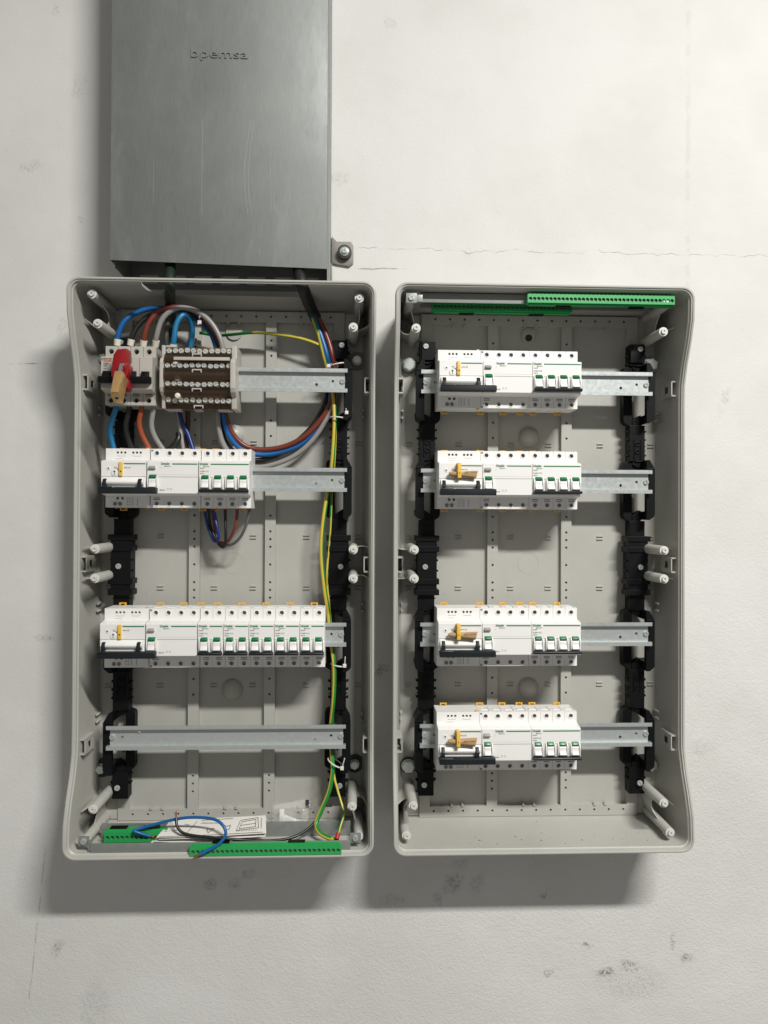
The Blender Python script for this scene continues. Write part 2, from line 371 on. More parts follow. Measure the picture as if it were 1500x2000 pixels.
_txt = {}
def text_mesh(s, size, mname, extrude=0.0, align='LEFT', bold=0.0):
    key = (s, size, mname, extrude, align, bold)
    if key not in _txt:
        cu = bpy.data.curves.new('lettering', 'FONT'); cu.body = s; cu.size = size; cu.extrude = extrude; cu.align_x = align; cu.offset = bold
        cu.resolution_u = 3
        o = bpy.data.objects.new('lettering', cu); col.objects.link(o)
        dg = bpy.context.evaluated_depsgraph_get(); dg.update()
        me = bpy.data.meshes.new_from_object(o.evaluated_get(dg)); bpy.data.objects.remove(o)
        me.materials.clear(); me.materials.append(M[mname])
        me.transform(Matrix.Rotation(R(90), 4, 'X')); _txt[key] = me
    return _txt[key]
def text(s, size, mname, parent, loc, name='lettering', rot=0, **kw):
    o = link(name, text_mesh(s, size, mname, **kw), parent, loc)
    if rot: o.rotation_euler = (0, rot, 0)
    return o

# shared little pieces (head facing -Y, origin at the underside of the head)
def screw_mesh(name, r, h, m, n=16):
    b = MB(); b.cyl((0, -h*.45, 0), 'y', r, h*.45, n)
    g = r*.13; q = 5                                   # four raised quarters leave the cross recess open
    for sx in (1, -1):
        for sz in (1, -1):
            arc = [(sx*g, sz*g)] + [(sx*max(g, r*.9*math.cos(a)), sz*max(g, r*.9*math.sin(a))) for a in [math.pi/2*i/q for i in range(q+1)]]
            b.prism(arc, -h, -h*.44, 'y')
    return b.mesh(name, m, angle=40)
ME_SCREW = screw_mesh('screw', .0042, .0028, 'screw')
ME_TSCREW = screw_mesh('terminal_screw', .0029, .002, 'tscrew', 12)
ME_BSCREW = screw_mesh('clamp_screw', .0038, .0034, 'bscrew', 12)

# ------------------------------------------------------------------ the wall
Y_WALL, Y_BACK, Y_RIB, Y_RAIL, Y_NOSE, Y_SH, Y_DB = 1.2150, 1.2085, 1.2005, 1.1500, 1.1150, 1.1350, 1.1780
w = MB(); w.box(-3.2, 3.4, Y_WALL, Y_WALL+.12, -2.2, 2.4)
tag(w.build('wall', 'wall', smooth=False), 'off white painted plaster wall behind everything', kind='structure')

# ------------------------------------------------------------------ enclosures
BW, ZT, ZB = .438, .3405, -.4820
ZC, BH = (ZT+ZB)/2, ZT-ZB
RZ = [.2068, .0578, -.1735, -.3255]
BX = [-.1870, .2780]
def ss(t): t = max(0, min(1, t)); return t*t*(3-2*t)
def rim_y(z): return 1.1300 - .0340*ss((abs(z-ZC)-.262)/.115)
def rrect(wd, h, r, seg=7, ns=26, nt=8):
    pts = []
    for k, (sx, sz) in enumerate(((1, 1), (-1, 1), (-1, -1), (1, -1))):
        cx, cz = sx*(wd/2-r), sz*(h/2-r)
        for i in range(seg+1):
            a = math.pi/2*(k+i/seg); pts.append((cx+r*math.cos(a), cz+r*math.sin(a)))
        nx, nz = ((-1, 1), (-1, -1), (1, -1), (1, 1))[k]
        ex, ez = nx*(wd/2-r) if k in (0, 2) else sx*wd/2, nz*(h/2-r) if k in (1, 3) else sz*h/2
        m = nt if k in (0, 2) else ns
        p0 = pts[-1]
        for i in range(1, m): t = i/m; pts.append((p0[0]+(ex-p0[0])*t, p0[1]+(ez-p0[1])*t))
    return pts
def shell_mesh(cx, hole=None):
    prof = [(.010, None, Y_WALL-.001), (.005, .016, None), (.0005, .011, None), (.0, .009, None), (.0002, .0022, None), (.0010, .0006, None), (.0024, 0, None), (.0036, .0003, None),
            (.0040, .0020, None), (.0056, .0022, None), (.0064, .0060, None), (.0078, .0075, None), (.0100, None, 1.178), (.0165, None, Y_BACK-.0020), (.0190, None, Y_BACK)]
    b = MB(); loops = []
    for off, dy, ya in prof:
        pts = rrect(BW-2*off, BH-2*off, max(.005, .0185-off*.8))
        loops.append([(cx+x, ya if ya else rim_y(ZC+z)+dy, ZC+z) for x, z in pts])
    n = len(loops[0]); vs = [p for l in loops for p in l]; m = len(loops)
    fs = [(k*n+i, k*n+(i+1) % n, (k+1)*n+(i+1) % n, (k+1)*n+i) for k in range(m-1) for i in range(n)]
    fs += [tuple(range(n)), tuple(range((m-1)*n, m*n))]
    b.add(vs, fs); me = b.mesh('shell', 'shell', angle=30)
    if hole:
        cb = MB(); nh = len(hole[0]); cb.add([(p[0], p[1], hole[1]) for p in hole[0]]+[(p[0], p[1]+(.072 if p[1] > 1.108 else 0.0), hole[2]) for p in hole[0]], [(k, (k+1) % nh, (k+1) % nh+nh, k+nh) for k in range(nh)]+[tuple(range(nh)), tuple(range(nh, 2*nh))]); o = bpy.data.objects.new('tmp', me); c = bpy.data.objects.new('tmpc', cb.mesh('c', 'shell', smooth=False))
        col.objects.link(o); col.objects.link(c); md = o.modifiers.new('b', 'BOOLEAN'); md.operation = 'DIFFERENCE'; md.solver = 'EXACT'; md.object = c
        dg = bpy.context.evaluated_depsgraph_get(); dg.update(); me = bpy.data.meshes.new_from_object(o.evaluated_get(dg))
        bpy.data.objects.remove(o); bpy.data.objects.remove(c)
        me.polygons.foreach_set("use_smooth", [True]*len(me.polygons)); me.set_sharp_from_angle(angle=R(30))
    return me

# moulded pieces shared by both boxes (local to the box centre x)
def frame_mesh():
    b = MB(); X0, X1, Z0, Z1, wd = -.1725, .1725, -.4660, .3215, .0165
    y0, y1 = Y_RIB, Y_BACK+.0005
    hx = [-.150+.0231*i for i in range(14)]
    vb = [-.0585, .0585]
    hz = [.304, .277, .265, .253, .225, .152, .128, .104, .004, -.0205, -.0325, -.0445, -.0720, -.0995, -.1115, -.1235, -.249, -.273, -.3985, -.4105, -.4225, -.448]
    sz = [.304, .262, .2, .152, .104, .004, -.06, -.12, -.2, -.249, -.3, -.36, -.4105, -.448]
    def bar(x0, x1, z0, z1, holes):
        b.plate(x0, x1, z0, z1, y0, holes, .0075, 10)
        b.add([(x0,y0,z0),(x1,y0,z0),(x1,y0,z1),(x0,y0,z1),(x0,y1,z0),(x1,y1,z0),(x1,y1,z1),(x0,y1,z1)], [(0,1,5,4),(1,2,6,5),(2,3,7,6),(3,0,4,7)])
    rr = .00185
    bar(X0, X1, Z1-wd, Z1, [(x, Z1-wd*.45, rr) for x in hx]); bar(X0, X1, Z0, Z0+wd, [(x, Z0+wd*.55, rr) for x in hx])
    for vx in [X0+wd/2, X1-wd/2]: bar(vx-wd/2, vx+wd/2, Z0+wd, Z1-wd, [(vx, z, rr) for z in sz if Z0+wd+.003 < z < Z1-wd-.003])
    for vx in vb: bar(vx-wd/2, vx+wd/2, Z0+wd, Z1-wd, [(vx, z, rr) for z in hz if Z0+wd+.003 < z < Z1-wd-.003])
    return b.mesh('back_frame', 'shell', angle=25)
def post_mesh():
    b = MB(); L = Y_BACK-1.112
    b.lathe((0, 1.112, 0), [(.0014, .0), (.0038, .0), (.0040, .0018), (.0042, .0028), (.0064, .0030), (.0068, .0042), (.0078, L+.001)], 20)
    return b.mesh('post', 'shell', angle=35)
def tip_mesh():
    b = MB(); b.ring((0, 0), .0066, .0040, 1.1140, 1.1155, 20); b.ring((0, 0), .0038, .0016, 1.1108, 1.1150, 16); b.cyl((0, 1.1142, 0), 'y', .0018, .0004, 12, mi=1)
    return b.mesh('post_tip', ['tip', 'slot'], angle=35)
ME_FRAME, ME_POST, ME_TIP = frame_mesh(), post_mesh(), tip_mesh()
def louvre_mesh():
    b = MB()
    for dz in (-.0024, .0024):
        b.add([(-.0045, Y_BACK+.0004, dz+.0012), (.0052, Y_BACK+.0004, dz+.0012), (.0052, Y_BACK-.0026, dz-.0004), (-.0045, Y_BACK-.0026, dz-.0004), (-.0045, Y_BACK+.0004, dz-.0012), (.0052, Y_BACK+.0004, dz-.0012)],
              [(0,1,2,3), (3,2,5,4), (0,3,4), (1,5,2)])
    return b.mesh('louvre', 'shell', smooth=False)
ME_LOUVRE = louvre_mesh()
def dome_mesh(r, h):
    b = MB(); b.lathe((0, 0, 0), [(r*math.sin(a), Y_BACK+.0006-h*(math.cos(a)-math.cos(R(80)))/(1-math.cos(R(80)))) for a in [R(2+78*i/8) for i in range(9)]], 32)
    return b.mesh('knockout_dome', 'shell', angle=60)
ME_DOME = dome_mesh(.0172, .0125)
def clip_mesh():
    b = MB()                              # local: wall at x=0, piece stands out to -x; rotated for the other side
    x0, x1 = -.0085, -.0070; y0, y1 = 1.1440, 1.1840; z0, z1 = -.0115, .0115
    for a in ((y0, y1, z0, -.005), (y0, y1, .005, z1), (y0, y0+.0120, -.005, .005), (y1-.014, y1, -.005, .005)): b.box(x0, x1, a[0], a[1], a[2], a[3])
    b.box(x0, .004, y0, y1, z1-.002, z1+.0002); b.box(x0, .004, y0, y1, z0-.0002, z0+.002); b.box(x0+.0004, .004, y1-.003, y1+.0006, z0+.002, z1-.002)
    return b.mesh('cover_clip', 'shell', smooth=False)
def mirror(me, name):
    m2 = me.copy(); m2.name = name; m2.transform(Matrix.Scale(-1, 4, Vector((1, 0, 0)))); m2.flip_normals(); return m2
ME_CLIP = clip_mesh(); ME_CLIPM = mirror(ME_CLIP, 'cover_clip')
def web_mesh(dx, dz, y_in=1.135, y_out=1.165, t=.0008):
    """thin curved web from a post (0,0) to a point (dx,dz) on the box wall"""
    b = MB(); L = math.hypot(dx, dz); ux, uz = dx/L, dz/L; n = 8; vs = []
    for i in range(n+1):
        s = i/n; y = y_in+(y_out-y_in)*math.sin(s*math.pi)**.8*.9+(y_out-y_in)*.1*s; bow = .10*L*math.sin(s*math.pi)
        for sg in (-1, 1):
            px, pz = ux*L*s - uz*(bow+sg*t), uz*L*s + ux*(bow+sg*t)
            vs += [(px, y, pz), (px, Y_BACK+.0005, pz)]
    fs = []
    for i in range(n):
        a, c = 4*i, 4*(i+1); fs += [(a, a+1, c+1, c), (a+2, c+2, c+3, a+3), (a, c, c+2, a+2)]
    fs += [(0, 2, 3, 1), (4*n, 4*n+1, 4*n+3, 4*n+2)]
    b.add(vs, fs); return b.mesh('web', 'shell', angle=40)

def bolt(parent, x, z, rw, dark, hexr=.0085):
    b = MB(); b.ring((x, z), rw, .006, Y_BACK-.0042, Y_BACK-.0006, 28); wsh = b.build('washer', 'darkwasher' if dark else 'washer', parent, bevel=.0005)
    b = MB(); a0 = random.uniform(0, 1)
    b.cyl((x, Y_BACK-.0058, z), 'y', hexr*1.08, .0018, 24)
    b.prism([(x+hexr*math.cos(a0+math.pi/3*i), z+hexr*math.sin(a0+math.pi/3*i)) for i in range(6)], Y_BACK-.0135, Y_BACK-.0060, 'y')
    b.cyl((x, Y_BACK-.0141, z), 'y', hexr*.78, .0008, 20, r2=hexr*.86); b.build('bolt', 'screw', parent, angle=30)

_b = MB(); _b.lathe((0, Y_BACK-.016, 0), [(.0014, -.003), (.0022, -.001), (.0024, .012)], 10); ME_STUD = _b.mesh('stud', 'shell')
def enclosure(i, label):
    cx = BX[i]; root = thing('enclosure', (cx, Y_WALL, ZB), label, 'enclosure', 'open distribution board boxes')
    Lo = lambda me, name, x=0, z=0: link(name, me, root, (x, -Y_WALL, z-ZB))
    hole = None
    if i == 0:
        p = [(at(px, 556, Y).x-cx, Y) for px, Y in ((272, 1.1000), (284, 1.1085), (300, 1.1100), (326, 1.1270), (420, 1.1250), (520, 1.1270), (600, 1.1250), (606, 1.1100), (602, 1.1000))]
        hole = (p, ZT-.016, ZT+.004)
    me = shell_mesh(0, hole)
    Lo(me, 'shell'); Lo(ME_FRAME, 'back_frame')
    ty = 1.112
    px_ = .003 if i == 0 else -.0045
    posts = [(sx*x+px_, z) for sx in (-1, 1) for x, z in ((.1915, .3205), (.1830, .2780), (.1845, -.0450), (.1845, -.0870), (.1845, -.4160), (.1940, -.4590))]
    for x, z in posts:
        Lo(ME_POST, 'post', x, z); Lo(ME_TIP, 'post_tip', x, z)
    for sx in (-1, 1):
        for (px, pz, dx, dz) in ((.1830, .278, .026, .012), (.1915, .3205, -.009, -.0425), (.1845, -.045, .024, .002), (.1845, -.0870, .024, -.002), (.1845, -.4160, .024, -.012), (.1940, -.459, -.009, .043)):
            o = link('web', web_mesh(dx*sx, dz), root, (px*sx+px_, -Y_WALL, pz-ZB))
        for z in (.1990, -.0685, -.3365):
            Lo(ME_CLIP if sx > 0 else ME_CLIPM, 'cover_clip', sx*(BW/2-.0075), z)
        for z0, z1 in ((.281, .3205), (-.4645, -.428)):       # stepped corner pads beside the frame
            b = MB(); b.box(cx+sx*.1730, cx+sx*.1930, Y_RIB+.0025, Y_BACK+.0005, z0, z1); b.build('corner_pad', 'shell', root, bevel=.001)
        for z in (.168, .157, -.132, -.143, -.301, -.312): Lo(ME_STUD, 'stud', sx*(BW/2-.0170), z)   # snap studs by the side walls
    for z in (.1180, -.0290, -.1085, -.2605):
        for x in (-.1910, -.1120, -.0290, .0310, .1140, .1955):
            Lo(ME_LOUVRE, 'louvre', x, z)
    b = MB(); b.ring((cx, .2905), .0125, .0102, Y_BACK-.0035, Y_BACK+.0005, 32); b.cyl((cx, Y_BACK-.0030, .2905), 'y', .0100, .0020, 24)
    b.build('knockout_ring', 'shell', root, bevel=.0004)
    if i == 1:
        b = MB(); b.cyl((cx-.001, Y_BACK-.0036, .2875), 'y', .0056, .0012, 18, mi=0); b.build('dark_hole_disc', 'slot', root)  # solid dark disc paints the darkness of a drilled hole
    for z in (.1300, -.2670): Lo(ME_DOME, 'knockout_dome', 0, z)
    b = MB(); mx_, mz_ = cx+.014, -.4700
    for q in ((-.005, .005, .0042, .005), (-.005, .005, -.005, -.0042), (-.005, -.0042, -.0042, .0042), (.0042, .005, -.0042, .0042)): b.box(mx_+q[0], mx_+q[1], 1.190+q[2]*1.0, 1.190+q[3], mz_-.0015, mz_+.0008)
    b.build('moulded_mark', 'shell', root, smooth=False)
    b = MB(); b.ring((cx, -.0700), .0168, .0163, Y_BACK-.0003, Y_BACK+.0003, 40); b.build('knockout_outline', 'shell', root)
    for x0 in (-.113, .0, .113):                              # small catch lugs along the frame
        for zz, s in ((.3055, -1), (-.4497, 1)):
            b = MB()
            for d in (-.0085, .0085): b.prism([(cx+x0+d-.0022, zz), (cx+x0+d+.0022, zz), (cx+x0+d+.0008, zz+s*.0042), (cx+x0+d-.0018, zz+s*.0042)], Y_RIB-.002, Y_RIB+.004, 'y')
            b.build('catch', 'shell', root, smooth=False)
    return root
box_l = enclosure(0, 'open grey plastic enclosure under the steel duct, crowded with coloured cables')
box_r = enclosure(1, 'open grey plastic enclosure away from the duct, four short device rows and no cables')
for bx_, x, z, rw, dk, hr in ((box_l, BX[0]+.1920, .2475, .0140, False, .0068), (box_l, BX[0]-.2000, .2455, .0140, False, .0068), (box_l, BX[0]+.1910, -.3830, .0140, True, .0068), (box_l, BX[0]-.1985, -.3865, .0140, True, .0068),
                              (box_r, BX[1]-.1910, .2415, .0128, False, .0098), (box_r, BX[1]+.1935, .2460, .0128, False, .0098), (box_r, BX[1]-.1900, -.3865, .0128, True, .0098), (box_r, BX[1]+.1945, -.3870, .0128, True, .0098)):
    bolt(bx_, x, z, rw, dk, hr)

# ------------------------------------------------------------------ black mounting uprights
def upright_mesh():
    b = MB(); y1 = Y_RIB-.0004; yc = 1.1800
    def blk(x0, x1, z0, z1, ya, yb=y1): b.box(x0, x1, ya, yb, z0, z1)
    top = .2735
    for rz in RZ+[None]:                                   # plain column between the wings
        blk(-.0120, .0120, (rz+.0335) if rz is not None else -.4255, top, yc)
        if rz is not None: top = rz-.0595
    blk(-.0118, .0095, .2445, .2730, yc-.0035, yc+.002)
    for rz in RZ:
        zt, zb = rz+.034, rz-.060; yw = Y_RAIL+.0082
        b.prism([(-.0118, zt), (-.0190, zt-.003), (-.0205, zt-.007), (-.0205, zb+.009), (-.0192, zb+.005), (-.0118, zb), (-.0068, zb), (-.0068, zt)], yc+.004, y1-.0002, 'y')
        b.prism([(-.0069, zb), (.0064, zb), (.0064, zb+.017), (-.0069, zb+.009)], yc+.002, y1-.0004, 'y'); b.prism([(-.0069, zt-.006), (.0064, zt-.012), (.0064, zt), (-.0069, zt)], yc+.002, y1-.0004, 'y')
        b.prism([(.0064, zt), (.0116, zt), (.0180, rz+.0225), (.0195, rz+.0200), (.0195, rz-.0500), (.0180, rz-.0530), (.0116, zb+.002), (.0064, zb+.002)], yw, yw+.009, 'y')
        b.prism([(.0066, zt-.0002), (.0114, zt-.0002), (.0178, rz+.0220), (.0190, rz+.0180), (.0066, rz+.0200)], yw+.0088, y1-.0006, 'y'); b.prism([(.0066, zb+.0022), (.0114, zb+.0022), (.0178, rz-.0528), (.0190, rz-.0440), (.0066, rz-.0450)], yw+.0088, y1-.0006, 'y')
        b.box(.0072, .0190, yw-.0012, yw+.002, rz+.0185, rz+.0210); b.box(-.0030, .0114, yc-.0008, yc+.004, zt-.0016, zt-.0004)
        for dz in (.0, .006): b.box(-.0142, .0142, yc+.003, yc+.006, rz+dz+.050, rz+dz+.0518)
    for z in (.255, .2425, .1375, .1245, .1000, -.2200, -.2500, -.2625, -.2750, -.3900, -.4030):
        b.prism([(-.0122, z-.0018), (-.0155, z-.0005), (-.0160, z+.0022), (-.0122, z+.0012)], yc+.004, yc+.012, 'y'); b.prism([(.0122, z-.0018), (.0155, z-.0005), (.0160, z+.0022), (.0122, z+.0012)], yc+.004, yc+.012, 'y')
    zs = -.0715                                            # splice piece
    blk(-.0150, .0150, zs-.0440, zs+.0440, yc-.0055)
    for a in (-.0455, -.0290, .0210, .0375): blk(-.0185, .0185, zs+a, zs+a+.0085, yc-.0075, y1-.002)
    for z in (zs-.0100, zs+.0060): blk(-.0178, .0178, z, z+.003, yc+.001, yc+.008)
    for z in (.2480, .2300, .1180, .1060, -.2450, -.2600): b.ring((.0, z), .0040, .0020, yc-.0018, yc+.001, 12)
    for x in (-.005, .005):
        for z0, z1 in ((.094, .125), (-.268, -.238)): blk(x-.0007, x+.0007, z0, z1, yc-.0016, yc+.001)
    return b.mesh('frame', 'black', bevel=.0006, smooth=False)
ME_UP = upright_mesh(); ME_UPM = mirror(ME_UP, 'frame')
up_lab = {(0, -1): 'black plastic upright along the left edge of the cabled enclosure', (0, 1): 'black plastic upright with earth wires tied along it',
          (1, -1): 'black plastic upright at the left ends of the short device rows', (1, 1): 'black plastic upright bare of wires, beside the empty rail ends'}
for i in (0, 1):
    for sx in (-1, 1):
        x = BX[i]+sx*.1643 + (.001 if i == 0 else 0)
        r = thing('mounting_upright', (x, Y_RIB, -.4255), up_lab[(i, sx)], 'bracket', 'black uprights inside the boxes')
        link('frame', ME_UP if sx > 0 else ME_UPM, r, (0, -Y_RIB, .4255))
        for z in (.2655, -.0735, -.4075): link('screw', ME_SCREW, r, (sx*.003, 1.1765-Y_RIB-(.0022 if z < .2 and z > -.2 else 0), z+.4255)).rotation_euler = (0, random.uniform(0, 3), 0)

# ------------------------------------------------------------------ DIN rails
RX0, RX1 = -.1765, .1765
def rail_mesh():
    b = MB(); t = .0011; y = Y_RAIL; d = .0078
    b.box(RX0, RX1, y, y+t, .0132, .0178); b.box(RX0, RX1, y, y+t, -.0178, -.0132)
    b.box(RX0, RX1, y+.0002, y+d, .0121, .0132); b.box(RX0, RX1, y+.0002, y+d, -.0132, -.0121)
    hs = [(sx*.1545, .000, .0021) for sx in (-1, 1)] + [(sx*.1300, (.0065 if sx < 0 else -.0055), .0024) for sx in (-1, 1)]
    b.plate(RX0+.004, RX1-.004, -.0121, .0121, y+d-t, hs, .004, 12, bottom=False)
    b.box(RX0+.004, RX1-.004, y+d, y+d+.0001, -.0121, .0121) if False else None
    return b.mesh('rail', 'rail', smooth=True, angle=25)
ME_RAIL = rail_mesh()
lab_r = [['zinc rail carrying the padlocked isolator and terminal block', 'zinc rail behind the breaker trio with cables looping above it', 'zinc rail almost hidden by the longest breaker row', 'empty zinc rail with no devices on it'],
         ['bright zinc rail of the topmost short row in the uncabled enclosure', 'zinc rail of the second short row in the uncabled enclosure', 'zinc rail of the third short row in the uncabled enclosure', 'zinc rail of the lowest short row in the uncabled enclosure']]
for i in (0, 1):
    for k, z in enumerate(RZ):
        r = thing('mounting_rail', (BX[i]+(.001 if i == 0 else 0), Y_RAIL, z), lab_r[i][k], 'rail', 'zinc mounting rails')
        link('rail', ME_RAIL, r, (0, -Y_RAIL, 0))
        for sx in (-1, 1): link('screw', ME_SCREW, r, (sx*.1690, .0068, 0)).rotation_euler = (0, random.uniform(0, 3), 0)
        for dx in (.1180, .1150): text('117' if dx == .118 else '', .0042, 'pgrey', r, (dx-.012, .0066, -.0085), 'stamped_mark') if dx == .118 else None

# ------------------------------------------------------------------ modular devices (local: x from 0, y=0 at nose plane, z=0 rail centre)
MW = .01825
SY, BY = Y_SH-Y_NOSE, Y_DB-Y_NOSE
PROF = [(BY, -.0430), (SY, -.0430), (SY, -.0262), (.0012, -.0236), (0, -.0226), (0, .0226), (.0012, .0236), (SY, .0268), (SY, .0430), (BY, .0430)]
def body(b, wd, top, bot, hd=.006, mi=0, prof=PROF):
    """body extruded along x; top and bottom shoulders are sheets with real terminal holes"""
    b.prism(prof, 0.0002, wd-.0002, 'x', mi, skip=(1, 7))
    b.plate(.0002, wd-.0002, .0268, .0430, SY, [h if len(h) == 3 else (h[0], h[1], .0031) for h in top], hd, 14, mi=mi)
    b.plate(.0002, wd-.0002, -.0430, -.0262, SY, [h if len(h) == 3 else (h[0], h[1], .0031) for h in bot], hd, 14, mi=mi)
def terminals(root, b, xs, zt=.0366, zb=-.0372):
    for x in xs:
        for z in (zt, zb):
            b.ring((x, z), .0043, .0031, SY-.0007, SY+.0005, 18)
def tscrews(root, xs, zt=.0366, zb=-.0372):
    for x in xs:
        for z in (zt, zb): link('terminal_screw', ME_TSCREW, root, (x, SY+.0050, z)).rotation_euler = (0, random.uniform(0, 3), 0)
def clip_me():
    b = MB(); w2 = .0052
    b.box(-w2, w2, 0, .0030, -.0008, .0004); b.box(-w2, -w2+.0022, 0, .0034, .0004, .0042); b.box(w2-.0022, w2, 0, .0034, .0004, .0042); b.box(-w2+.0022, w2-.0022, .0004, .0032, .0026, .0042)
    return b.mesh('rail_clip', 'yellow', bevel=.0003)
ME_CLIPY = clip_me()
def add_clips(root, xs):
    for x in xs:
        o = link('rail_clip', ME_CLIPY, root, (x, BY-.0045, .0432)); o = link('rail_clip', ME_CLIPY, root, (x, BY-.0045, -.0432)); o.rotation_euler = (0, math.pi, 0)
def notches(b, wd, n):
    """wire-entry openings on the sloping top and bottom faces"""
    for k in range(n):
        x = (k+.5)*wd/n
        for z in (.0430, -.0430):
            s = 1 if z > 0 else -1
            b.box(x-.0052, x+.0052, SY+.012, SY+.0200, z-.0004, z+s*.0007) if s > 0 else b.box(x-.0052, x+.0052, SY+.012, SY+.0200, z-.0007, z+.0004)
            b.box(x+.0066, x+.0078, SY+.004, SY+.030, min(z, z+s*.0009), max(z, z+s*.0009))
def toggle_me(black=False):
    b = MB(); hw = .0050
    b.prism([(.001, -.0125), (-.0030, -.0120), (-.0062, -.0100), (-.0038, -.0060), (-.0030, -.0030), (-.0034, .0000), (-.0014, .0030), (.001, .0040)], -hw, hw, 'x')
    return b.mesh('toggle', 'white2', bevel=.0006)
ME_TOG = toggle_me()
def flag_me():
    b = MB(); b.prism([(-.00335, -.0022+.003), (-.0040, .0004+.0026), (-.0020, .0034+.0025), (.0006, .0040+.0025), (.0006, -.001+.003)], -.0046, .0046, 'x'); return b.mesh('indicator', 'flag', bevel=.0003)
ME_FLAG = flag_me()
def cheek_me():
    b = MB(); b.cyl((-.0006, -.0004, -.0020), 'x', .0096, .0012, 28); b.V = [(v[0], v[1]*.42 if v[1] < 0 else .0006, v[2]) for v in b.V]; return b.mesh('cheek', 'white2', angle=50)
ME_CHEEK = cheek_me()
def toggles(root, xs, z=-.0040):
    for x in xs:
        t = link('toggle', ME_TOG, root, (x, 0, z)); link('indicator', ME_FLAG, t, (0, -.0001, .0015))
        for s in (-.0064, .0064): link('cheek', ME_CHEEK, root, (x+s, -.0004, z-.0015))
def seam(b, wd, mi):                                          # moulded line between label area and toggle area
    b.box(.0004, wd-.0004, -.0003, .0006, .0008, .0014, mi)
def stripe(root, x0, x1, z=.0196, name='stripe'):
    b = MB(); b.box(x0, x1, -.00025, .0002, z-.0008, z+.0008); b.build(name, 'pgreen', root, smooth=False)
def brand(root, x, z=.0184):
    text('Schneider', .0050, 'pgreen', root, (x, -.0003, z), bold=.00012).scale = (.62, 1, 1); text('Electric', .0030, 'pgreen', root, (x+.0048, -.0003, z-.0029))
def dashes(root, b, xs, mi):  # vent slits as thin raised bars, their inner shade put into the colour
    for x in xs:
        for z in (-.0288, -.0312): b.box(x-.0046, x+.0046, SY-.0002, SY+.0003, z-.0004, z+.0004, mi)

def make_breaker(poles, code):
    wd = poles*MW; root = thing('circuit_breaker'); b = MB(); xs = [(k+.5)*MW for k in range(poles)]
    body(b, wd, [(x, .0366) for x in xs], [(x, -.0372) for x in xs]); terminals(root, b, xs); notches(b, wd, poles); seam(b, wd, 1); dashes(root, b, xs, 2)
    for k in range(1, poles):
        for z0, z1 in ((.0270, .0429), (-.0429, -.0264), (-.0215, .0005)): b.box(k*MW-.00015, k*MW+.00015, (SY if abs(z0) > .02 and z0 != -.0215 else 0)-.0002, (SY if abs(z0) > .02 and z0 != -.0215 else 0)+.0004, z0, z1, 1)
    b.box(.0004, .0009, -.0002, .0006, -.022, .022, 1); b.box(.0085, .0145, -.0002, .0003, .0024, .0033, 2)
    b.build('body', ['white', 'pgrey', 'slot'], root, angle=25); tscrews(root, xs); toggles(root, [x+.0004 for x in xs])
    h = MB(); h.prism([(-.0005, -.0172), (-.0080, -.0168), (-.0092, -.0185), (-.0086, -.0208), (-.0005, -.0212)], .0016, wd-.0008, 'x'); h.build('handle_bar', 'handle', root, bevel=.0005)
    stripe(root, .0172, wd-.0012); brand(root, .0016)
    for k, (s, sz) in enumerate((('Acti9', .0030), (code, .0027), ('A9F74', .0024))): text(s, sz, 'pblack', root, (.0018, -.0003, .0128-.0033*k-(.001 if k else 0)))
    add_clips(root, [MW*1.0] if poles == 2 else [MW*.8, MW*2.9])
    return root
def make_rcd():
    wd = 4*MW; root = thing('residual_current_switch'); b = MB(); xs = [(k+.5)*MW for k in range(4)]
    body(b, wd, [(x, .0366) for x in xs], [(x, -.0372) for x in xs]); terminals(root, b, xs); notches(b, wd, 4); seam(b, wd, 1); dashes(root, b, xs[:1], 2)
    b.box(.0003, .0008, -.0002, .0006, -.022, .022, 1); b.box(.0080, .0142, -.0002, .0003, .0024, .0033, 2)
    b.box(.0012, wd-.001, -.0001, .0003, .0040, .0042, 1)
    b.build('body', ['white', 'pgrey', 'slot'], root, angle=25); tscrews(root, xs)
    t = MB(); t.prism([(.0002, .0118), (-.0035, .0124), (-.0038, .0140), (-.0014, .0166), (.0002, .0170)], .0030, .0125, 'x'); t.build('test_button', 'pgrey2', root, bevel=.0006)
    t = MB(); t.prism([(.0002, .0126), (-.0030, .0134), (-.0012, .0164), (.0002, .0168)], .0034, .0128, 'x'); t.build('button_face', 'white2', root, bevel=.0004)
    toggles(root, [.0085], -.0035)
    stripe(root, .0360, wd-.0012); brand(root, .0200); text('30mA', .0030, 'pblack', root, (.0185, -.0003, -.0190)); text('T', .0026, 'pgrey', root, (.0190, -.0003, .0130))
    text('N', .0036, 'pblue', root, (.0010, SY-.0003, .0392), bold=.0002); text('N', .0036, 'pblue', root, (.0010, SY-.0003, -.0424), bold=.0002)
    b = MB()
    for x in (.0300, .0345): b.ring((x, -.0165), .0014, .0010, -.00025, .0002, 10)
    b.build('mark', 'pgrey', root, smooth=False); add_clips(root, [MW*.35, MW*2.25, MW*3.7])
    return root
M['pgrey2'] = mat('button_grey', (.30, .295, .28), .45)
